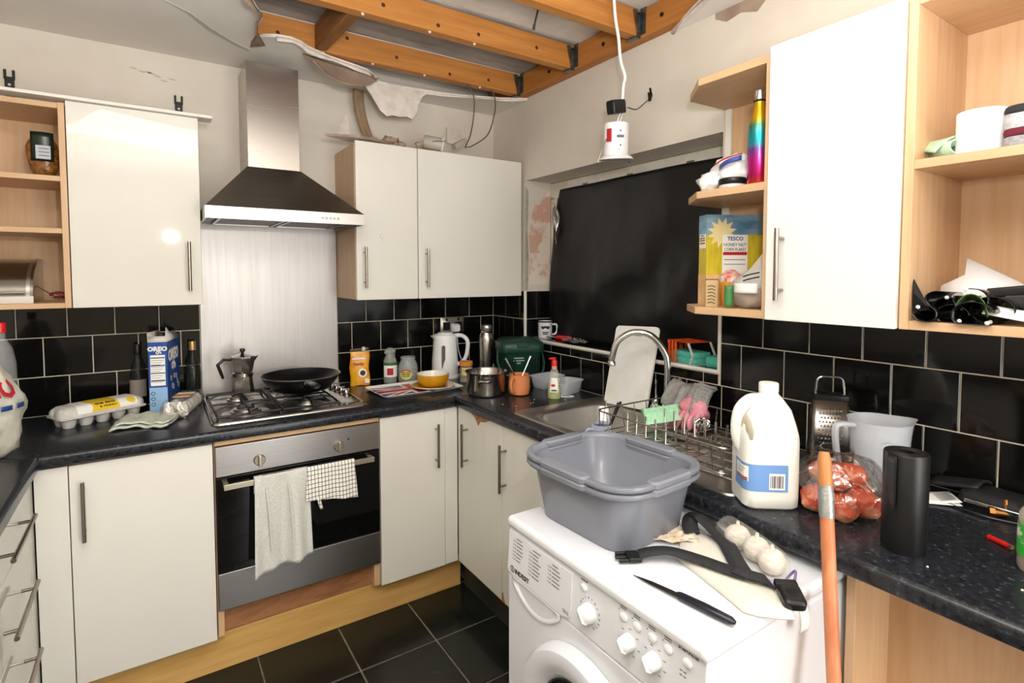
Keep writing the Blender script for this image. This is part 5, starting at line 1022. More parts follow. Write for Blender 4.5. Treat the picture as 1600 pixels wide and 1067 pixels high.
def gn(u, v):
    c = bez([(-.605, -2.00, .026), (-.622, -2.05, .028), (-.64, -2.10, .028), (-.66, -2.15, .024), (-.683, -2.183, .01)], 16)
    s = u * (len(c) - 1); k = min(int(s), len(c) - 2); p = c[k].lerp(c[k + 1], s - k); r_ = .031 * min(1, (1.02 - u) * 4) + .001; a = 2 * pi * v
    return (p.x + .68 + r_ * cos(a) * .9, p.y + 2.03 - r_ * cos(a) * .35, max(.001, p.z + r_ * sin(a)))
ob('net', MB().grid(gn, 22, 16), M('net_mesh', 'efe8dc', .6, al=.14), gb)
def gtail(u, v): return (-.645 - .14 * u + .68 - .0 , -1.955 + .075 * u + 2.03 - .035 + .085 * (v - .5) * (1.1 - .75 * u) , .006 + .010 * abs(sin(v * 12 + u * 6)))
ob('label_end', MB().grid(lambda u, v: (-.665 - .115 * u + .68 + .05 * (v - .5) * (1 - .7 * u), -1.955 + .072 * u + 2.03 + .075 * (v - .5) * (1 - .75 * u), .006 + .012 * abs(sin(v * 11 + u * 7)) * (1 - .5 * u)), 14, 12), M('pale_net', 'e3d8c8', .7, c2='cdb79c', sc=30, al=.9), gb, solid=.001)
ob('purple_tie', MB().tube(bez([(-.66 + .68, -2.17 + 2.03, .008), (-.655 + .68, -2.185 + 2.03, .03), (-.67 + .68, -2.192 + 2.03, .018), (-.69 + .68, -2.196 + 2.03, .016)], 14), .0025, 6), M('purple_ribbon', '6d5a8c', .5), gb); ob('purple_label', MB().box(-.02, .02, -.009, .009, 0, .001), M('purple_label', 'a493bd', .5), gb, (-.018, -.135, .011), (0, 0, -52))
pch = E('canvas_pouch', 'cream canvas waist pouch lying on the washing machine', 'pouch', (-.72, -2.08, WMZ))
cp = [(-.674, -1.915), (-.72, -1.96), (-.772, -1.997), (-.785, -2.06), (-.803, -2.13), (-.818, -2.18), (-.806, -2.203), (-.783, -2.23), (-.762, -2.243), (-.735, -2.222), (-.712, -2.185), (-.70, -2.13), (-.66, -2.05), (-.625, -1.985), (-.645, -1.94)]
m = MB(); cen = Vector((sum(p[0] for p in cp) / len(cp), sum(p[1] for p in cp) / len(cp)))
rs = []
for k, z in ((1, .001), (1.01, .004), (.97, .009), (.7, .013), (.2, .014)): rs.append([(cen.x + (x - cen.x) * k + .72, cen.y + (y - cen.y) * k + 2.08, z + (.002 * NZ.noise(Vector((x * 30, y * 30, 1))))) for x, y in cp])
m.rings(rs); ob('canvas', m, M('cream_canvas', 'd6d2c8', .9, c2='cfcbbf', sc=200, bump=.15), pch, ang=60)
def ribbon(pts, w, n=30):
    c = bez(pts, n); L_, R_ = [], []
    for i, p in enumerate(c):
        t_ = (c[min(i + 1, len(c) - 1)] - c[max(i - 1, 0)]); t_.normalize(); s_ = t_.cross(Vector((0, 0, 1)))
        if s_.length < .25: s_ = Vector((.5, -.5, 0))
        s_.normalize(); L_.append(p + s_ * w / 2); R_.append(p - s_ * w / 2)
    k = len(c); return MB().add(L_ + R_, [(i, i + 1, k + i + 1, k + i) for i in range(k - 1)])
M_web = M('black_webbing', '222325', .8, c2='2c2d30', sc=300, bump=.4)
def pl_(p): return [(x + .72, y + 2.08, z) for x, y, z in p]
ob('belt_strap', ribbon(pl_([(-.672, -1.955, .016), (-.655, -1.935, .030), (-.638, -1.935, .042), (-.632, -1.965, .034), (-.655, -2.03, .022), (-.70, -2.085, .020), (-.722, -2.115, .019), (-.735, -2.135, .018)]), .036), M_web, pch, solid=.0022)
ob('belt_strap', ribbon(pl_([(-.735, -2.135, .022), (-.748, -2.09, .021), (-.760, -2.04, .020), (-.785, -1.99, .022), (-.815, -1.965, .020), (-.838, -1.948, .012)]), .036), M_web, pch, solid=.0022)
ob('strap_end', ribbon(pl_([(-.742, -2.11, .026), (-.735, -2.14, .026), (-.722, -2.163, .024), (-.712, -2.172, .014)]), .032, 12), M_web, pch, solid=.0025)
bk_ = ob('buckle_clip', MB().box(-.002, .026, -.018, .018, 0, .010).box(.026, .048, -.018, -.011, .001, .009).box(.026, .052, -.004, .004, .002, .008).box(.026, .048, .011, .018, .001, .009), M_black, pch, (-.838 + .72, -1.948 + 2.08, .003), (0, 0, 152), bev=.002)
ob('buckle_socket', MB().rings([[(x, y, z) for x, y, z in rr(.05, .040, .010, 0)], rr(.05, .040, .010, .014), rr(.042, .032, .008, .018)]).box(-.036, -.022, -.020, .020, .001, .014), M_black, pch, (-.728 + .72, -2.218 + 2.08, .013), (0, 14, -130), bev=.0015); ob('socket_hole', MB().rings([rr(.018, .022, .008, .0185), rr(.016, .020, .007, .0192)]), M('hole_black', '050505', .8), pch, (-.728 + .72, -2.218 + 2.08, .013), (0, 14, -130))
ob('care_label', MB().grid(lambda u, v: (-.012 + .024 * u, -.014 - .012 * sin(v * 2.4), -.055 * v), 4, 8), M('care_label', 'e0dcd6', .7), pch, (-.70 + .72, -2.205 + 2.08 - .002, .004), (0, 0, -8), solid=.0008)
fi = E('pointed_tool', 'black handled tool with a long pointed blade on the washing machine', 'tool', (-.88, -2.09, WMZ + .008)); fi.rotation_euler = (0, 0, R(-82.5))
ob('handle', MB().tube([(-.005, 0, 0), (.002, 0, 0), (.05, 0, .001), (.10, 0, .001), (.108, 0, .001)], [.006, .0085, .0095, .0085, .004], 12, flat=.8), M('navy_black', '191b26', .2), fi); ob('blade', MB().rings([[(-.003, -.006, -.002), (-.003, .006, -.002), (-.003, 0, .004)], [(-.06, -.0045, -.004), (-.06, .0045, -.004), (-.06, 0, .001)], [(-.105, -.0006, -.006), (-.105, .0006, -.006), (-.105, 0, -.005)]]), M_darksteel, fi)

# ================================================================== RIGHT WORKTOP
mj = E('milk_jug', 'large white plastic milk jug with blue label', 'milk', (-.462, -2.000, WT), rz=-38); mj.scale = (.95, .95, 1)
M_milk = M('milk_plastic', 'e9e8e0', .35)
def sq(w, d, r, z, ox=0): return [(x + ox, y, z) for x, y, _ in rr(w, d, r, 0, 5)]
ob('bottle', MB().rings([sq(.118, .110, .022, 0), sq(.134, .124, .028, .006), sq(.136, .128, .030, .03), sq(.136, .128, .030, .155), sq(.134, .126, .032, .172), sq(.126, .118, .036, .195), sq(.098, .096, .036, .228, .006), sq(.064, .066, .028, .252, .006), sq(.046, .048, .022, .262, .006), sq(.042, .044, .020, .268, .006)]), M_milk, mj, ang=50)
ob('neck', MB().lathe([(.021, .266), (.0235, .268), (.0235, .286), (.022, .289), (0, .289)], 24, (.006, 0)), M_milk, mj)
ob('handle', MB().tube(bez([(-.018, 0, .246), (-.040, 0, .245), (-.062, 0, .224), (-.070, 0, .19), (-.068, 0, .155), (-.056, 0, .128), (-.05, 0, .12)], 30), [.015] * 31, 12, flat=1.05), M_milk, mj)
ob('handle_recess_shade', MB().ball((-.052, -.0, .175), (.014, .062, .042), 16, 12), M('milk_recess_shade', 'b3ab98', .45), mj)  # shade seen through the handle hole, put into a darker colour
def lab(u, v, w0, w1, z0, z1, e): 
    s = w0 + (w1 - w0) * u    # wraps the front-left corner
    P2 = [(-.0685, .05), (-.0685, -.036), (-.066, -.048), (-.060, -.0565), (-.050, -.0625), (-.038, -.0645), (.05, -.0645)]
    acc = [0]; 
    for i in range(len(P2) - 1): acc.append(acc[-1] + math.hypot(P2[i + 1][0] - P2[i][0], P2[i + 1][1] - P2[i][1]))
    s *= acc[-1]; k = max(i for i in range(len(P2) - 1) if acc[i] <= s + 1e-9); q = min(1, (s - acc[k]) / (acc[k + 1] - acc[k])); return (P2[k][0] * (1 - q) + P2[k + 1][0] * q - e, P2[k][1] * (1 - q) + P2[k + 1][1] * q - e, z0 + (z1 - z0) * v)
def mlab(name, mat, a, b, z0, z1, e): ob(name, MB().grid(lambda u, v: lab(u, v, a, b, z0, z1, e), 24, 2), mat, mj)
mlab('label', M('milk_blue', '6f97cf', .5), .20, .92, .045, .108, .0006); mlab('white_panel', M_whiteink, .24, .50, .066, .102, .0011); mlab('barcode_panel', M_whiteink, .72, .89, .050, .088, .0011); mlab('red_stripe', M_redink, .25, .49, .071, .075, .0015); mlab('blue_stripe', M_blueink, .25, .49, .067, .070, .0015)
for k in range(8): mlab('barcode_bar', M_ink, .735 + .018 * k, .742 + .018 * k + .003 * (k % 3), .054, .083, .0015)
for k in range(3): mlab('print_line', M_inkg, .26, .46 - .03 * k, .094 - .006 * k, .0955 - .006 * k, .0015)
mb_ = E('food_bag', 'clear bag of orange pink food lumps behind the orange pole', 'food bag', (-.362, -2.128, WT))
random.seed(5)
M_meat = M('orange_pink_food', 'd9744c', .35, c2='efb48f', sc=14, c3='c4523c')
for k, (x, y, z, s) in enumerate(((-.045, .03, .030, .034), (-.05, -.03, .028, .032), (.0, -.045, .032, .036), (.01, .02, .034, .036), (.045, -.02, .030, .032), (-.03, .0, .078, .032), (.015, -.015, .082, .033), (-.01, .035, .082, .028), (.04, .025, .07, .028))):
    ob('food_lump', MB().ball((0, 0, 0), (s * 1.2, s, s * .9), 16, 10, lambda d, k=k: 1 + .22 * NZ.noise(d * 1.8 + Vector((k * 3, 0, 0)))), M_meat, mb_, (x, y, z), (0, 0, 40 * k))
m = MB(); crumple(m, (0, 0, .062), (.098, .090, .074), 12, .22, 2.6, 40, 24, .001); ob('film', m, gloss_film('bag_clear', fac=.2, r=.12), mb_, ang=180)
ob('bag_tail', MB().grid(lambda u, v: (.06 + .10 * u, -.03 + .09 * (v - .5) * (1 + u), .012 + .022 * abs(sin(v * 8 + u * 5)) + .01 * u), 14, 14), gloss_film('bag_clear'), mb_, ang=180)
for k in range(2): ob('print_patch', MB().box(-.014, .014, -.001, .001, -.004, .004), M_ink if k else M_redink, mb_, (-.03 + .05 * k, -.088, .05 - .025 * k), (20, 0, 10))
cn = E('tin_can', 'open tin can behind the bag of orange pink food', 'can', (-.205, -2.045, WT)); ob('can', MB().lathe([(0, 0), (.038, 0), (.038, .09), (.0395, .092), (.0395, .095), (.037, .095), (.0365, .004), (0, .003)], 32), M('can_steel', '9c958c', .3, 1), cn)
gr = E('box_grater', 'steel box grater with wire handle against the tiles', 'grater', (-.100, -1.972, WT), rz=-52)
gw, gd, gh = .105, .075, .20
M_grt = M('grater_steel', 'a5a19b', .25, 1)
ob('body', MB().rings([rr(gw, gd, .008, 0, 2), rr(gw * .80, gd * .66, .007, gh, 2)], cap0=False, cap1=False), M_grt, gr, solid=.0012)
ob('top_collar', MB().rings([rr(gw * .82, gd * .68, .008, gh - .004, 2), rr(gw * .84, gd * .70, .008, gh, 2), rr(gw * .84, gd * .70, .008, gh + .010, 2), rr(gw * .78, gd * .62, .006, gh + .013, 2)]), M_black, gr)
ob('handle', MB().tube(bez([(-.036, 0, gh + .008), (-.033, 0, gh + .045), (-.024, 0, gh + .058), (0, 0, gh + .060), (.024, 0, gh + .058), (.033, 0, gh + .045), (.036, 0, gh + .008)], 30), .0028, 8), M_chrome, gr)
def gface(nx, nz, wfn, ff, name):
    m = MB()
    for i in range(nz):
        z = .022 + (gh - .05) * i / (nz - 1)
        for j in range(nx):
            hw_ = wfn(z); x = -hw_ + 2 * hw_ * (j + (.5 if i % 2 else 0) + .25) / (nx + .5); c = ff(x, z); m.add([tuple(Vector(c) + Vector(o)) for o in ((-.0036, 0, -.0022), (.0036, 0, -.0022), (0, 0, .0042), (0, -.0042, .0006))], [(0, 1, 3), (1, 2, 3), (2, 0, 3)])
    return ob(name, m, M_chrome, gr, kind='stuff')
gface(7, 14, lambda z: gw / 2 * (1 - .2 * z / gh) - .014, lambda x, z: (x, -(gd / 2) * (1 - .34 * z / gh) - .0008, z), 'grating_teeth')
m = MB()
for i in range(9): z = .03 + .018 * i; w2 = gd / 2 * (1 - .34 * z / gh) - .012; m.box(gw / 2 * (1 - .2 * z / gh), gw / 2 * (1 - .2 * z / gh) + .003, -w2, w2, z, z + .004)
ob('slicing_slots', m, M_darksteel, gr, kind='stuff')
mj2 = E('measuring_jug', 'translucent plastic measuring jug in front of the tiles', 'jug', (-.145, -2.118, WT), rz=-30)
M_jug = M('jug_plastic', 'dce0e6', .25, al=.42)
def jring(r, z, sp=0): return [((r + sp * max(0, cos(a - 0.0)) ** 14) * cos(a), r * sin(a), z) for a in (2 * pi * i / 40 for i in range(40))]
ob('body', MB().rings([jring(.056, 0), jring(.058, .004), jring(.068, .15), jring(.071, .172, .018), jring(.073, .178, .026), jring(.070, .178, .024), jring(.066, .15), jring(.055, .006)]), M_jug, mj2)
ob('handle', MB().tube(bez([(-.066, 0, .165), (-.105, 0, .168), (-.118, 0, .155), (-.112, 0, .09), (-.098, 0, .03), (-.094, 0, .022)], 24), .010, 8, flat=.7), M_jug, mj2)
for k in range(9): ob('scale_mark', MB().lathe([(.0585 + .0009 * k * 1.45 + .002, .025 + .014 * k), (.0587 + .0009 * k * 1.45 + .002, .0262 + .014 * k)], 6, a0=R(-125), a1=R(-100)), M('scale_ink', '9aa3ad', .6), mj2)
br = E('bin_bag_roll', 'upright black roll of bin bags on the right worktop', 'roll', (-.445, -2.288, WT), rz=0)
prof = [(.014, 0), (.0375, 0), (.0385, .004), (.0385, .193), (.037, .197), (.030, .195), (.024, .198), (.018, .195), (.014, .197), (.014, 0)]
ob('roll', MB().lathe(prof, 36), M('bin_bag', '151516', .38, bump=.25, sc=12, st=(1, 1, .3)), br); ob('loose_end', MB().grid(lambda u, v: ((.039 + .010 * u ** 2) * cos(R(150) + .55 * u), (.039 + .010 * u ** 2) * sin(R(150) + .55 * u), .115 + .08 * v - .03 * u * (1 - v)), 8, 6), M('bin_bag', ''), br, solid=.001)
tg = E('receipt', 'folded white receipt with barcode beside the black roll', 'paper', (-.118, -2.224, WT), rz=-52)
ob('lower_sheet', MB().grid(lambda u, v: (-.05 + .10 * u, -.036 + .072 * v, .001 + .004 * u), 6, 4), M_whiteink, tg, solid=.0005); ob('upper_sheet', MB().grid(lambda u, v: (-.05 + .10 * u, -.034 + .07 * v, .003 + .010 * u * u), 8, 4), M_whiteink, tg, solid=.0005)
for k in range(9): ob('barcode_bar', MB().box(.012 + .0034 * k, .0136 + .0034 * k, -.024, .022, .0060 + .001 * k, .0062 + .0011 * k), M_inkg, tg, (0, 0, .0012))
bp = E('black_pouch', 'black folded fabric case with cable against the right tiles', 'case', (-.056, -2.335, WT), rz=-8)
M_case = M('black_nylon', '18181a', .6, bump=.3, sc=90)
ob('case', MB().rings([[(x, y, z) for x, y, z in rr(.085, .135, .02, 0, 3)], rr(.09, .14, .022, .008, 3), rr(.085, .13, .02, .03, 3), rr(.06, .10, .015, .042, 3)]), M_case, bp); ob('top_fold', MB().grid(lambda u, v: (-.03 + .07 * u, .03 + .10 * v, .044 + .012 * sin(pi * u) - .022 * v), 8, 8), M_case, bp, solid=.006); ob('clip', MB().box(-.05, -.042, -.05, .05, .012, .022), M_chrome, bp, (0, 0, 0), (0, 0, 6), bev=.002)
tag(ob('black_cable', MB().tube(bez([(-.085, -2.175, WT + .003), (-.11, -2.23, WT + .003), (-.128, -2.285, WT + .003), (-.135, -2.335, WT + .003), (-.12, -2.39, WT + .003)], 30), .0026, 6), M_black, None), 'thin black cable curving in front of the black case', 'cable')
bf = E('brass_fitting', 'small brass pipe fitting on the right worktop', 'fitting', (-.105, -2.352, WT + .011)); bf.rotation_euler = (0, 0, R(-62)); M_brass = M('aged_brass', '9a6b3a', .35, 1)
ob('pipe', MB().tube([(-.02, 0, 0), (-.008, 0, 0), (.0, 0, 0), (.03, 0, 0)], [.010, .010, .008, .0075], 12), M_brass, bf); ob('tee', MB().tube([(.008, 0, 0), (.008, .006, .03)], [.006, .004], 10), M_brass, bf); ob('nut', MB().tube([(-.022, 0, 0), (-.012, 0, 0)], .0115, 6), M_brass, bf)
lt = E('lighter', 'small red lighter lying on the right worktop', 'lighter', (-.262, -2.388, WT + .005), rz=-25); ob('body', MB().rings([[(x, -.022, z) for x, z, _ in rr(.009, .009, .003, 0)], [(x, .020, z) for x, z, _ in rr(.009, .009, .003, 0)]]), M_red, lt); ob('end_cap', MB().box(-.004, .004, -.027, -.022, -.004, .004), M('lighter_cap', '8a6a52', .4, .6), lt)
gbt = E('drink_bottle', 'plastic bottle with green cap and label at the right edge', 'bottle', (-.338, -2.468, WT)); M_pet = M('bottle_plastic', 'c9beb0', .12, al=.5)
ob('body', MB().lathe([(0, 0), (.030, .0), (.034, .008), (.034, .034), (.032, .045), (.032, .085), (.034, .095), (.033, .108), (.014, .142), (.0135, .150)], 26), M_pet, gbt); ob('contents', MB().lathe([(0, .004), (.029, .006), (.030, .03), (0, .032)], 20), M('brown_liquid', '8a4a2a', .3), gbt); ob('label', MB().lathe([(.0345, .030), (.0345, .088)], 28), M('green_label', '3fae3f', .4, c2='dfe8d8', sc=30, lo=.52, hi=.58), gbt); ob('cap', MB().lathe([(.0165, .116), (.0175, .118), (.0175, .135), (.015, .137)], 20), M('green_cap', '37b036', .35), gbt); ob('upper_bottle', MB().lathe([(.0145, .135), (.0145, .20), (.013, .23), (0, .232)], 18), M('dark_top', '2a2c2e', .25), gbt)
# leaning pole
pole = E('pole', 'orange wooden broom pole bound with grey tape leaning on the worktop', 'pole', (-.74, -2.37, 0))
p0, p1 = Vector((-.80, -2.385, .0)), Vector((-.598, -2.205, 1.112)); pb = Vector((-.74, -2.37, 0))
def pp(t): return tuple(p0.lerp(p1, t) - pb)
ob('shaft', MB().tube([pp(0), pp(.5), pp(.92)], .0125, 14), M('orange_pole', 'b5623a', .45, c2='cf8a62', sc=9, st=(2, 2, .6)), pole)
ob('tape_wrap', MB().tube([pp(.893), pp(.905), pp(.915), pp(.928), pp(.945)], [.0132, .0142, .0136, .0142, .0130], 14), M('duct_tape', 'a7a9a8', .3, .6, bump=.8, sc=40), pole); ob('upper_shaft', MB().tube([pp(.93), pp(.985), pp(1.0)], [.0125, .0125, .009], 14), M('pole_wood', 'b97b48', .4), pole)

# ================================================================== END SHELVES (RIGHT WALL)
S1, S2 = 1.3605, 1.7105
rb = E('water_bottle', 'rainbow metallic water bottle on the upper end shelf', 'bottle', (-.262, -1.842, S2))
mt = M('rainbow_metal', 'ffffff', .22, .75)
nt = mt.node_tree; b_ = nt.nodes['Principled BSDF']; tc_ = nt.nodes.new('ShaderNodeTexCoord'); sp2 = nt.nodes.new('ShaderNodeSeparateXYZ'); mr_ = nt.nodes.new('ShaderNodeMapRange'); mr_.inputs[2].default_value = .225; rp_ = nt.nodes.new('ShaderNodeValToRGB')
nt.links.new(tc_.outputs['Object'], sp2.inputs[0]); nt.links.new(sp2.outputs['Z'], mr_.inputs[0]); nt.links.new(mr_.outputs[0], rp_.inputs[0]); nt.links.new(rp_.outputs[0], b_.inputs['Base Color'])
e_ = rp_.color_ramp.elements; e_[0].position = .03; e_[0].color = C('d8452f'); e_[1].position = .97; e_[1].color = C('d9a520')
for p_, c_ in ((.10, 'c8246a'), (.30, 'c02b86'), (.42, '7a4aa0'), (.50, '2f9fb0'), (.62, '2f9fa8'), (.72, '5aa070'), (.80, 'd0a828')): x_ = e_.new(p_); x_.color = C(c_)
ob('body', MB().lathe([(0, 0), (.028, 0), (.030, .003), (.030, .14), (.0285, .165), (.019, .205), (.0165, .222), (.0165, .228)], 32), mt, rb); ob('cap', MB().lathe([(.0165, .231), (.019, .233), (.018, .252), (.016, .258), (0, .259)], 24), M_chrome, rb); ob('seal_ring', MB().lathe([(.0172, .227), (.0182, .229), (.0172, .232)], 24), M_black, rb)
bb = E('bread_bag', 'white bread bag with blue and red print on the upper end shelf', 'bag', (-.175, -1.720, S2)); m = MB(); crumple(m, (0, 0, .052), (.085, .075, .060), 6, .28, 2.2, 30, 18, .001); ob('bag', m, M('white_bag', 'ecebe8', .3, bump=.5, sc=25), bb, ang=180); m = MB(); crumple(m, (-.06, .045, .03), (.045, .04, .032), 9, .4, 2.6, 20, 12, .001); ob('bag_end', m, M('white_bag', ''), bb, ang=180)
ob('blue_stripe', MB().grid(lambda u, v: (-.062 - .018 * sin(pi * u), .015 - .075 * u, .062 + .02 * u + .014 * v), 10, 2), M('bag_blue', '3a4a9a', .4), bb, (-.012, 0, 0), solid=.001); ob('red_stripe', MB().grid(lambda u, v: (-.060 - .018 * sin(pi * u), .035 - .095 * u, .078 + .02 * u + .004 * v), 10, 2), M_redink, bb, (-.012, 0, 0), solid=.001)
jl = E('jar_lid', 'black screw lid lying at the front of the upper end shelf', 'lid', (-.258, -1.758, S2)); ob('lid', MB().lathe([(0, 0), (.036, 0), (.038, .003), (.037, .012), (.040, .016), (.040, .026), (.037, .029), (0, .029)], 32), M_black, jl); ob('clear_rim', MB().lathe([(.0372, .0), (.0385, .001), (.0385, .008), (.0372, .010)], 28), M('clear_rim', 'c5c7c4', .15), jl)
cer = E('cereal_box', 'honey nut corn flakes cereal box on the lower end shelf', 'cereal box', (-.215, -1.640, S1), rz=-29)
CW, CD, CH = .185, .058, .288       # wide face looks to -Y, narrow side to -X
ob('carton', MB().box(0, CW, 0, CD, 0, CH), M('cereal_yellow', 'd8c63a', .4, c2='c3ab2a', sc=26, st=(3, 3, .6)), cer, bev=.001)
def face(name, mat, x0, x1, z0, z1, e=.0006): ob(name, MB().box(x0, x1, -e, 0, z0, z1), mat, cer)
def side(name, mat, y0, y1, z0, z1, e=.0006): ob(name, MB().box(-e, 0, y0, y1, z0, z1), mat, cer)
M_sky = M('print_sky', '4f7f9f', .4, c2='9fbccb', sc=6, st=(1, 1, 3)); M_crust = M('print_bread', 'd9a86a', .5, c2='e8c79a', sc=20)
face('sky_print', M_sky, 0, CW, CH * .78, CH); side('sky_print', M_sky, 0, CD, CH * .78, CH); face('bread_print', M_crust, 0, CW, 0, CH * .34); side('bread_print', M_crust, 0, CD, 0, CH * .34)
m = MB(); m.prism([(.05 + (.03 + .02 * (k % 2)) * cos(k * pi / 12), CH * .80 + (.03 + .02 * (k % 2)) * sin(k * pi / 12)) for k in range(24)], 0, .0008).xf(Matrix(((1, 0, 0, 0), (0, 0, -1, 0), (0, 1, 0, 0), (0, 0, 0, 1)))); ob('sun_print', m, M('print_sun', 'ead9a0', .4), cer)
face('white_panel', M_whiteink, .052, .135, CH * .34, CH * .78, .0011); side('white_panel', M_whiteink, .008, CD - .008, CH * .63, CH * .79, .0011)
face('red_band', M_redink, .054, .133, CH * .555, CH * .59, .0015); side('red_band', M_redink, .010, CD - .010, CH * .68, CH * .695, .0015)
text('TESCO', .017, M_blueink, cer, (.0935, -.0015, CH * .735), FB, bold=.0004); text('HONEY NUT', .0145, M_ink, cer, (.0935, -.0015, CH * .668), FB, sx=.92); text('CORN FLAKES', .0145, M_ink, cer, (.0935, -.0015, CH * .615), FB, sx=.78)
text('TESCO', .009, M_blueink, cer, (-.0015, CD / 2, CH * .77), FR); text('HONEY NUT', .0065, M_ink, cer, (-.0015, CD / 2, CH * .742), FR); text('CORN FLAKES', .006, M_ink, cer, (-.0015, CD / 2, CH * .717), FR)
for k in range(2): face('print_line', M_inkg, .058, .128, CH * (.50 - .05 * k), CH * (.508 - .05 * k), .0015)
sx_ = E('spice_box', 'small brown spice packet in front of the cereal box', 'packet', (-.268, -1.700, S1), rz=-52); ob('packet', MB().rings([rr(.036, .024, .004, 0, 2), rr(.037, .024, .004, .07, 2), rr(.036, .012, .003, .082, 2)]), M('kraft_packet', 'b79a6e', .6), sx_)
for k in range(6): ob('print_stripe', MB().tube([(-.012, -.0125, .012 + .010 * k), (0, -.0126, .015 + .010 * k), (.010, -.0125, .010 + .010 * k)], .0012, 5), M('dark_green_print', '33452f', .6), sx_)
ob('dark_top', MB().box(-.018, .018, -.0062, .0062, .081, .084), M_ink, sx_)
ot = E('orange_tub', 'small orange striped tub behind the spice packet', 'tub', (-.195, -1.715, S1)); ob('tub', MB().lathe([(0, 0), (.030, 0), (.033, .07), (.034, .075), (0, .075)], 24), M('orange_stripe_tub', 'd4582a', .4, c2='e0b23a', sc=90, st=(1, 1, .2)), ot); ob('lid', MB().lathe([(.034, .075), (.035, .08), (.03, .098), (.012, .112), (0, .114)], 22), M('tub_lid', 'e3d7cb', .4, c2='c4503a', sc=60), ot)
cg = E('cereal_bag', 'clear cereal bag with green and white label at the right of the lower end shelf', 'bag', (-.215, -1.805, S1))
m = MB(); crumple(m, (0, 0, .055), (.068, .072, .062), 21, .18, 2, 26, 16, .001); m.v = [(x, y * (1 - .25 * max(0, z - .06) / .08) - .35 * max(0, z - .06), z * 1.0) for x, y, z in m.v]; ob('film', m, M('cereal_film', 'e2e1de', .12, al=.42, bump=1, sc=22), cg, ang=180)
ob('upper_film', MB().grid(lambda u, v: (-.055 + .02 * u + .025 * v, .02 - .085 * u, .06 + .065 * u * v + .05 * v * (.4 + u) + .008 * sin(v * 9)), 12, 10), M('cereal_film', ''), cg, solid=.001, ang=180)
ob('cereal', MB().ball((0, 0, .034), (.058, .060, .033), 18, 10, lambda d: 1 + .1 * NZ.noise(d * 9)), M('muesli', 'c8a878', .9, c2='8a6a3e', sc=120, bump=.8), cg)
ob('white_label', MB().grid(lambda u, v: (-.068 - .012 * sin(pi * u), .02 - .075 * u, .045 + .028 * v), 8, 4), M_whiteink, cg, solid=.0008); ob('green_band', MB().grid(lambda u, v: (-.066 - .012 * sin(pi * u), .052 - .03 * u, .004 + .062 * v - .0 * u), 6, 6), M('green_band', '3f7f45', .4), cg, solid=.0008)
for k in range(2): ob('dark_stripe', MB().grid(lambda u, v: (-.076 - .008 * sin(pi * u), -.015 - .05 * u, .078 + .012 * k + .012 * u + .004 * v), 6, 1), M_ink, cg, solid=.0008)

# ================================================================== OPEN UNIT (RIGHT EDGE)
U1, U2 = 1.3585, 1.7085
rt_ = E('rolled_towel', 'pale green rolled towel on the upper open shelf', 'towel', (-.235, -2.262, U2), rz=-40); M_gt = M('green_towel', 'bcd9bd', .95, c2='a9c9ab', sc=130, bump=.6)
m = MB(); sp3 = [((.006 + .0026 * a) * cos(a), 0, (.006 + .0026 * a) * sin(a) + .026) for a in (k * .5 for k in range(16))]
n_ = len(sp3); m.add([(x, -.04, z) for x, y, z in sp3] + [(x, .05, z) for x, y, z in sp3], [(i, i + 1, n_ + i + 1, n_ + i) for i in range(n_ - 1)]); ob('roll', m, M_gt, rt_, solid=.0035); ob('flap', MB().grid(lambda u, v: (-.032 + .055 * u, -.02 + .075 * v, .034 + .018 * sin(pi * u * .8) - .02 * (1 - v) * (1 - u)), 8, 6), M_gt, rt_, solid=.004)
kr = E('kitchen_roll', 'white kitchen roll on the upper open shelf', 'kitchen roll', (-.235, -2.325, U2)); ob('roll', MB().lathe([(.016, 0), (.041, 0), (.042, .002), (.042, .088), (.041, .09), (.016, .09), (.016, 0)], 36), M('tissue', 'f3f3f4', .9, bump=.2, sc=160), kr); ob('loose_sheet', MB().grid(lambda u, v: (-.012 - .01 * v + .006 * sin(v * 3), -.043 - .012 * (1 - v) * v * 2 - .016 * (1 - v) ** 2 - .0 * u + .03 * u * 0, .004 + .078 * v) if False else (-.02 + .028 * u, -.040 - .018 * (1 - v) ** 2 - .004 * v, .002 + .078 * v), 4, 10), M('tissue', ''), kr, solid=.0012)
for k, (nm, mt_, dz, w_) in enumerate((('grey folded towel at the bottom of the cloth pile', M('grey_knit', 'a9a9ad', .95, c2='8f8f95', sc=120, bump=.6), 0, .12), ('dark red folded cloth in the middle of the cloth pile', M('wine_cloth', '6a2030', .9), .022, .11), ('pale grey folded jumper in the cloth pile', M('pale_knit', 'c6c6c8', .95, c2='adadb2', sc=140, bump=.6), .036, .125), ('dark folded garment on top of the cloth pile', M('dark_garment', '2f2d33', .9), .066, .115))):
    t = E('folded_cloth', nm, 'cloth', (-.205, -2.455, U2 + dz), group='pile of cloths on the open shelf'); h2 = (.022, .014, .030, .014)[k]
    def fc(d, k=k): return 1
    m = MB(); m.rings([rr(.16, .17, .02, 0, 4), rr(.165, .175, .025, h2 * .4, 4), rr(.16, .17, .022, h2 * .95, 4)]); m.v = [(x, y, z + .0035 * NZ.noise(Vector((x * 20, y * 20, k))) * (z > .004)) for x, y, z in m.v]; ob('layer', m, mt_, t, ang=60)
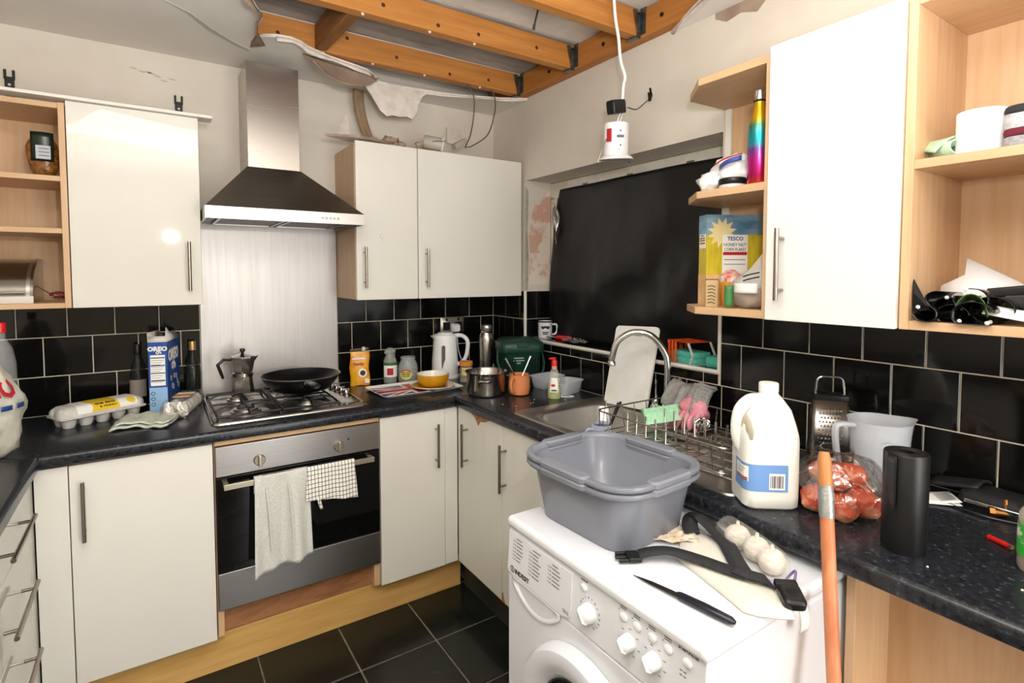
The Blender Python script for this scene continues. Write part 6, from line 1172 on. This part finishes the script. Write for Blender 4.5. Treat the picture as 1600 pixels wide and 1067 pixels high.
# camouflage cracker bags, white envelope, black gadget
cmb = E('party_bag', 'pointed camouflage bag sticking up at the left of the bag bunch', 'party bag', (-.235, -2.295, U1))
M_camo = M('camo_film', '0d0e0d', .22, c2='4f6f35', sc=14, lo=.56, hi=.6, bump=.4, bsc=20); M_blk = M('black_film', '0b0b0c', .2, bump=.5, sc=25)
random.seed(21)
spots = [(-.055, .03, .018), (-.035, -.012, .016), (-.05, -.05, .018), (-.02, .02, .048), (-.03, -.04, .050), (-.01, -.07, .028), (.0, .045, .022), (-.02, .0, .030)]
for k, (x, y, z) in enumerate(spots):
    a0 = random.uniform(0, 6); r_ = .016 + .005 * (k % 3)
    m = MB().grid(lambda u, v: (x + .10 * v - .03, y + (r_ * (1 + .35 * (1 - v))) * cos(a0 + 5.3 * u) - .01 * v, max(.001, z + (r_ * (1 + .35 * (1 - v))) * .8 * sin(a0 + 5.3 * u))), 18, 6); b3 = tag(ob('party_bag', m, M_camo if k % 2 else M_blk, None, (-.235, -2.295, U1), solid=.0012, ang=180), 'rolled camouflage party bag in the bunch on the lower open shelf' if k % 2 else 'rolled black party bag in the bunch on the lower open shelf', 'party bag', 'bunch of rolled party bags')
    ob('white_bead', MB().ball((x - .032, y + r_ * 1.2 * cos(a0), max(.005, z + r_ * sin(a0))), .0042, 8, 6), M_whiteink, b3)
ob('pointed_bag', MB().add([(-.055, .062, .02), (-.05, .030, .024), (-.048, .068, .10), (-.035, .05, .05), (-.06, .058, .06)], [(0, 1, 3, 2), (0, 4, 2), (0, 1, 4), (1, 3, 2, 4)]), M_camo, cmb, solid=.001)
ob('green_flap', MB().grid(lambda u, v: (-.072 + .05 * v, -.045 + .028 * cos(pi * u) * (1 - .4 * v) + .012 * v, .016 + .046 * sin(pi * u) * (1 - .3 * v)), 12, 6), M('camo_green', '5a7a3c', .4), cmb, solid=.001)
en = E('envelope', 'crumpled white plastic envelope standing behind the camouflage bags', 'envelope', (-.150, -2.320, U1))
m = MB().add([(0, .085, .0), (-.02, .075, .075), (-.01, .035, .10), (.0, .035, .138), (.0, -.055, .085), (-.01, -.10, .055), (-.02, -.10, .0), (-.035, .01, .07), (-.03, .02, .0)], [(0, 1, 8), (1, 2, 7, 8), (2, 3, 4, 7), (7, 4, 5), (7, 5, 6, 8)]); ob('sheet', m, M('white_poly', 'e8e8ea', .3, bump=.3, sc=14), en, solid=.002)
gt_ = E('hand_tool', 'black tool with red trigger lying on the lower open shelf', 'tool', (-.225, -2.435, U1), rz=0)
ob('barrel', MB().rings([[(a, .09, b + .062) for a, b, _ in rr(.022, .020, .005, 0)], [(a, -.12, b + .085) for a, b, _ in rr(.028, .030, .006, 0)]]), M_black, gt_); ob('housing', MB().rings([[(a, .06, b + .045) for a, b, _ in rr(.024, .03, .006, 0)], [(a, -.08, b + .05) for a, b, _ in rr(.026, .045, .006, 0)]]), M('dark_case', '26262a', .4), gt_); ob('trigger', MB().ball((-.018, -.03, .035), (.012, .035, .012), 12, 8), M_red, gt_)
ob('lower_body', MB().box(-.012, .016, -.10, .03, .001, .028), M_blk, gt_, bev=.004)
wp = tag(ob('white_packet', MB().grid(lambda u, v: (-.03 + .025 * v, .045 - .11 * u, .020 * (1 - u) + .018 * v + .002), 10, 4), M_whiteink, None, (-.258, -2.398, U1), solid=.0015), 'narrow white card strip in front of the black tool', 'card')
gs = tag(ob('grey_case', MB().rings([rr(.05, .09, .012, 0), rr(.052, .094, .014, .02), rr(.046, .086, .012, .040)]), M('pale_grey', 'c6c7c6', .4), None, (-.262, -2.492, U1)), 'pale grey plastic case at the right edge of the lower open shelf', 'case')

# ================================================================== LEFT OPEN UNIT CONTENTS
pa = E('pasta_bag', 'bag of brown pasta with dark green label on the left top shelf', 'pasta', (-1.995, -.205, 1.7975))
m = MB(); crumple(m, (0, 0, .075), (.048, .035, .080), 31, .12, 2, 22, 16, .001); ob('bag', m, M('pasta_brown', '9c6a34', .2, c2='5e3a1a', sc=60, bump=.6), pa, ang=180)
ob('green_label', MB().grid(lambda u, v: (-.030 + .062 * u, -.034 - .005 * sin(pi * u) * 1.5, .055 + .10 * v), 8, 6), M('dark_green_film', '14251c', .15), pa, solid=.002); ob('white_label', MB().box(-.016, .024, -.0455, -.0445, .062, .108), M('grey_label', 'b9bcc6', .5), pa, (0, 0, 0), (0, 0, 0))
for k in range(3): ob('print_line', MB().box(-.008, .02, -.0462, -.0455, .072 + .012 * k, .075 + .012 * k), M_inkg, pa)
bn = E('bread_bin', 'stainless steel roll-top bread bin on the left bottom shelf', 'bread bin', (-2.19, -.15, 1.3595))
pr_ = [(-.12, 0), (-.12, .024)] + [(-.115 + .21 * (1 - cos(R(90) * k / 10)) , .03 + .125 * sin(R(90) * k / 10)) for k in range(11)] + [(.115, .155), (.115, 0)]
m = MB(); m.rings([[(x, y, z) for y, z in pr_] for x in (-.17, .158)]); ob('body', m, M('bread_bin_steel', '9d9890', .2, 1, rv=.05, sc=3), bn); m = MB(); m.rings([[(x, y * 1.015, z * 1.012) for y, z in pr_] for x in (.140, .150)]); ob('edge_band', m, M_steel, bn); ob('base_strip', MB().box(-.17, .160, -.1235, -.119, .0, .024), M('base_strip', 'd8d5d0', .3, .6), bn); ob('roll_handle', MB().tube([(-.16, -.119, .036), (.135, -.119, .036)], .004, 8), M_chrome, bn)
for k, (nm, mt_, y) in enumerate((('steel scissors with dark red handles on the left bottom shelf', M('dark_red', '7a2228', .35), -.20),)):
    t = E('scissors', nm, 'scissors', (-1.985, y, 1.3615), rz=-20); ob('blade', MB().tube([(-.05, 0, .055), (.0, 0, .02), (.02, 0, .004)], [.004, .006, .002], 6, flat=.3), M_chrome, t); ob('handle', MB().tube(bez([(-.01, 0, .022), (.01, -.012, .03), (.034, -.008, .020), (.03, .008, .012), (.0, .004, .015)], 24), .004, 8), mt_, t); ob('handle', MB().tube(bez([(-.012, .004, .026), (.008, .016, .032), (.03, .016, .026), (.025, .024, .018), (.0, .012, .016)], 24), .004, 8), mt_, t)

# ================================================================== CEILING FITTINGS
def downlight(t, M_can):
    ob('can', MB().lathe([(.034, 0), (.034, .088), (.031, .092), (0, .092)], 32), M_can, t); ob('bezel', MB().lathe([(.030, -.004), (.046, -.006), (.047, -.003), (.040, .004), (.034, .006)], 32), M_white, t)
    ob('lamp_face', MB().lathe([(.030, -.002), (.026, .006), (0, .002)], 28), M('lamp_glass', 'c3c4c2', .12), t)
    for s in (-1, 1): ob('spring_clip', MB().tube([(s * .034, 0, .05), (s * .046, .004, .03), (s * .055, .006, .0), (s * .060, .008, -.012)], .0014, 6), M_nickel, t)
    for a in range(10): ob('vent_hole', MB().rings([el(.0045, .0022, .0923, 0, 10), el(.0045, .0022, .0927, 0, 10)]), M_ink, t, (.022 * cos(a * pi / 5) * (1 if a % 2 else .6), .022 * sin(a * pi / 5) * (1 if a % 2 else .6), 0), (0, 0, 36 * a))
    ob('red_sticker', MB().lathe([(.0343, .04), (.0343, .075)], 4, a0=R(178), a1=R(205)), M_redink, t); ob('rating_label', MB().lathe([(.0343, .050), (.0343, .057)], 8, a0=R(228), a1=R(262)), M_inkg, t)
    for z in (.068, .03): ob('screw', MB().ball((.034 * cos(R(245)), .034 * sin(R(245)), z), .0022, 6, 5), M_ink, t)
    ob('side_tab', MB().box(-.006, .006, -.004, .001, .0, .016), M_chrome, t, (.034 * cos(R(238)), .034 * sin(R(238)), .004), (0, 0, -30))
dn = E('downlight', 'white downlight fitting dangling by its cable from the ceiling hole', 'downlight', (-.18, -1.195, 1.908)); dn.scale = (1.4, 1.4, 1.4); dn.rotation_euler = (R(4), R(-4), 0); downlight(dn, M_white)
tb = ob('terminal_box', MB().rings([rr(.045, .03, .005, .118), rr(.048, .032, .006, .124), rr(.048, .032, .006, .148), rr(.044, .028, .005, .153)]), M_black, dn, (.008, -.01, -.002), (0, -8, 0)); ob('wire', MB().tube(bez([(.0, 0, .09), (.004, -.004, .105), (.006, -.01, .12)], 8), .0018, 6), M_white, dn); ob('wire', MB().tube(bez([(.008, .004, .09), (.014, -.004, .105), (.014, -.01, .12)], 8), .0018, 6), M_white, dn)
ob('white_cable', MB().tube(bez([(.012, -.010, .148), (.014, -.012, .19), (.017, -.014, .215), (.006, -.008, .255), (.002, -.004, .31), (-.006, 0, .36), (-.010, .003, .415)], 48), .0042, 8), M_white, dn)
ob('wire', MB().tube(bez([(.03, -.012, .135), (.055, -.02, .13), (.075, -.028, .145), (.088, -.03, .155)], 14), .0014, 6), M_black, dn); ob('cable_clamp', MB().box(-.014, .014, -.004, .004, -.004, .004).box(-.013, -.010, -.003, .003, .004, .022).box(.010, .013, -.003, .003, .004, .022), M_darksteel, dn, (.10, -.03, .165), (0, -42, 30), bev=.001)
dn2 = E('downlight', 'loose downlight lying on its side on the corner wall cupboard', 'downlight', (-.455, -.245, 2.106)); dn2.rotation_euler = (R(82), R(0), R(-112)); downlight(dn2, M('worn_can', 'b9b3a8', .4))
jb = E('junction_box', 'grey connector box on top of the corner wall cupboard', 'box', (-.335, -.235, 2.098), rz=20); jb.rotation_euler = (0, R(-30), R(10)); ob('box', MB().rings([rr(.085, .036, .004, .022), rr(.088, .038, .005, .026), rr(.084, .034, .004, .046)]), M('grey_box', 'a9a299', .5), jb); ob('screw', MB().lathe([(0, .003), (.004, .002)], 8), M_ink, jb, (-.02, 0, .046))
fu = socket('fused_spur', 'blank fused spur plate high on the wall above the corner cupboard', -.268, 2.222, .086, .086); ob('spur_carrier', MB().box(-.02, .02, -.013, -.009, -.012, .012), M('spur_white', 'cfc8ba', .4), fu, bev=.001)
for o_ in fu.children:
    if o_.name.startswith('plate'): o_.data.materials.clear(); o_.data.materials.append(M('spur_white', ''))
tag(ob('grey_cable', MB().tube(bez([(-.52, -.30, 2.49), (-.42, -.33, 2.46), (-.335, -.345, 2.36), (-.318, -.33, 2.27), (-.315, -.29, 2.17), (-.305, -.22, 2.125), (-.297, -.215, 2.118)], 50), .0032, 8), M('dark_cable', '4a4640', .5), None), 'dark grey cable looping down from the hole, left of the pair', 'cable')
tag(ob('grey_cable', MB().tube(bez([(-.36, -.30, 2.49), (-.26, -.33, 2.44), (-.205, -.345, 2.36), (-.20, -.33, 2.27), (-.215, -.29, 2.18), (-.265, -.225, 2.132), (-.29, -.208, 2.124)], 50), .0032, 8), M('dark_cable', ''), None), 'dark grey cable looping down from the hole, right of the pair', 'cable')

# ---- things that merely sit inside others stand on their own
bpy.context.view_layer.update()
def promote(parent, prefix, labels, cat, group):
    for k, o in enumerate([c for c in parent.children if c.name.split('.')[0] == prefix]):
        mw = o.matrix_world.copy(); o.parent = None; o.matrix_world = mw; tag(o, labels[k % len(labels)], cat, group)
bulbs = [c for c in gb.children if c.name.split('.')[0] == 'garlic_bulb']; tips = [c for c in gb.children if c.name.split('.')[0] == 'garlic_tip']
for b1, t1 in zip(bulbs, tips): t1.parent = b1; t1.location = (0, 0, 0)
promote(gb, 'garlic_bulb', ['garlic bulb in the net furthest from the black buckle', 'middle garlic bulb of the three in the net', 'garlic bulb in the net nearest the black buckle'], 'garlic', 'garlic bulbs in the net')
promote(et, 'egg', ['white egg inside the clear plastic tray next to the hob'], 'egg', 'eggs in the clear tray')
promote(mb_, 'food_lump', ['orange pink food lump inside the clear bag behind the pole'], 'food', 'food lumps in the clear bag')
promote(ss, 'sponge', ['lower teal sponge inside the orange card sleeve', 'upper teal sponge inside the orange card sleeve'], 'sponge', 'teal sponges in the sleeve')
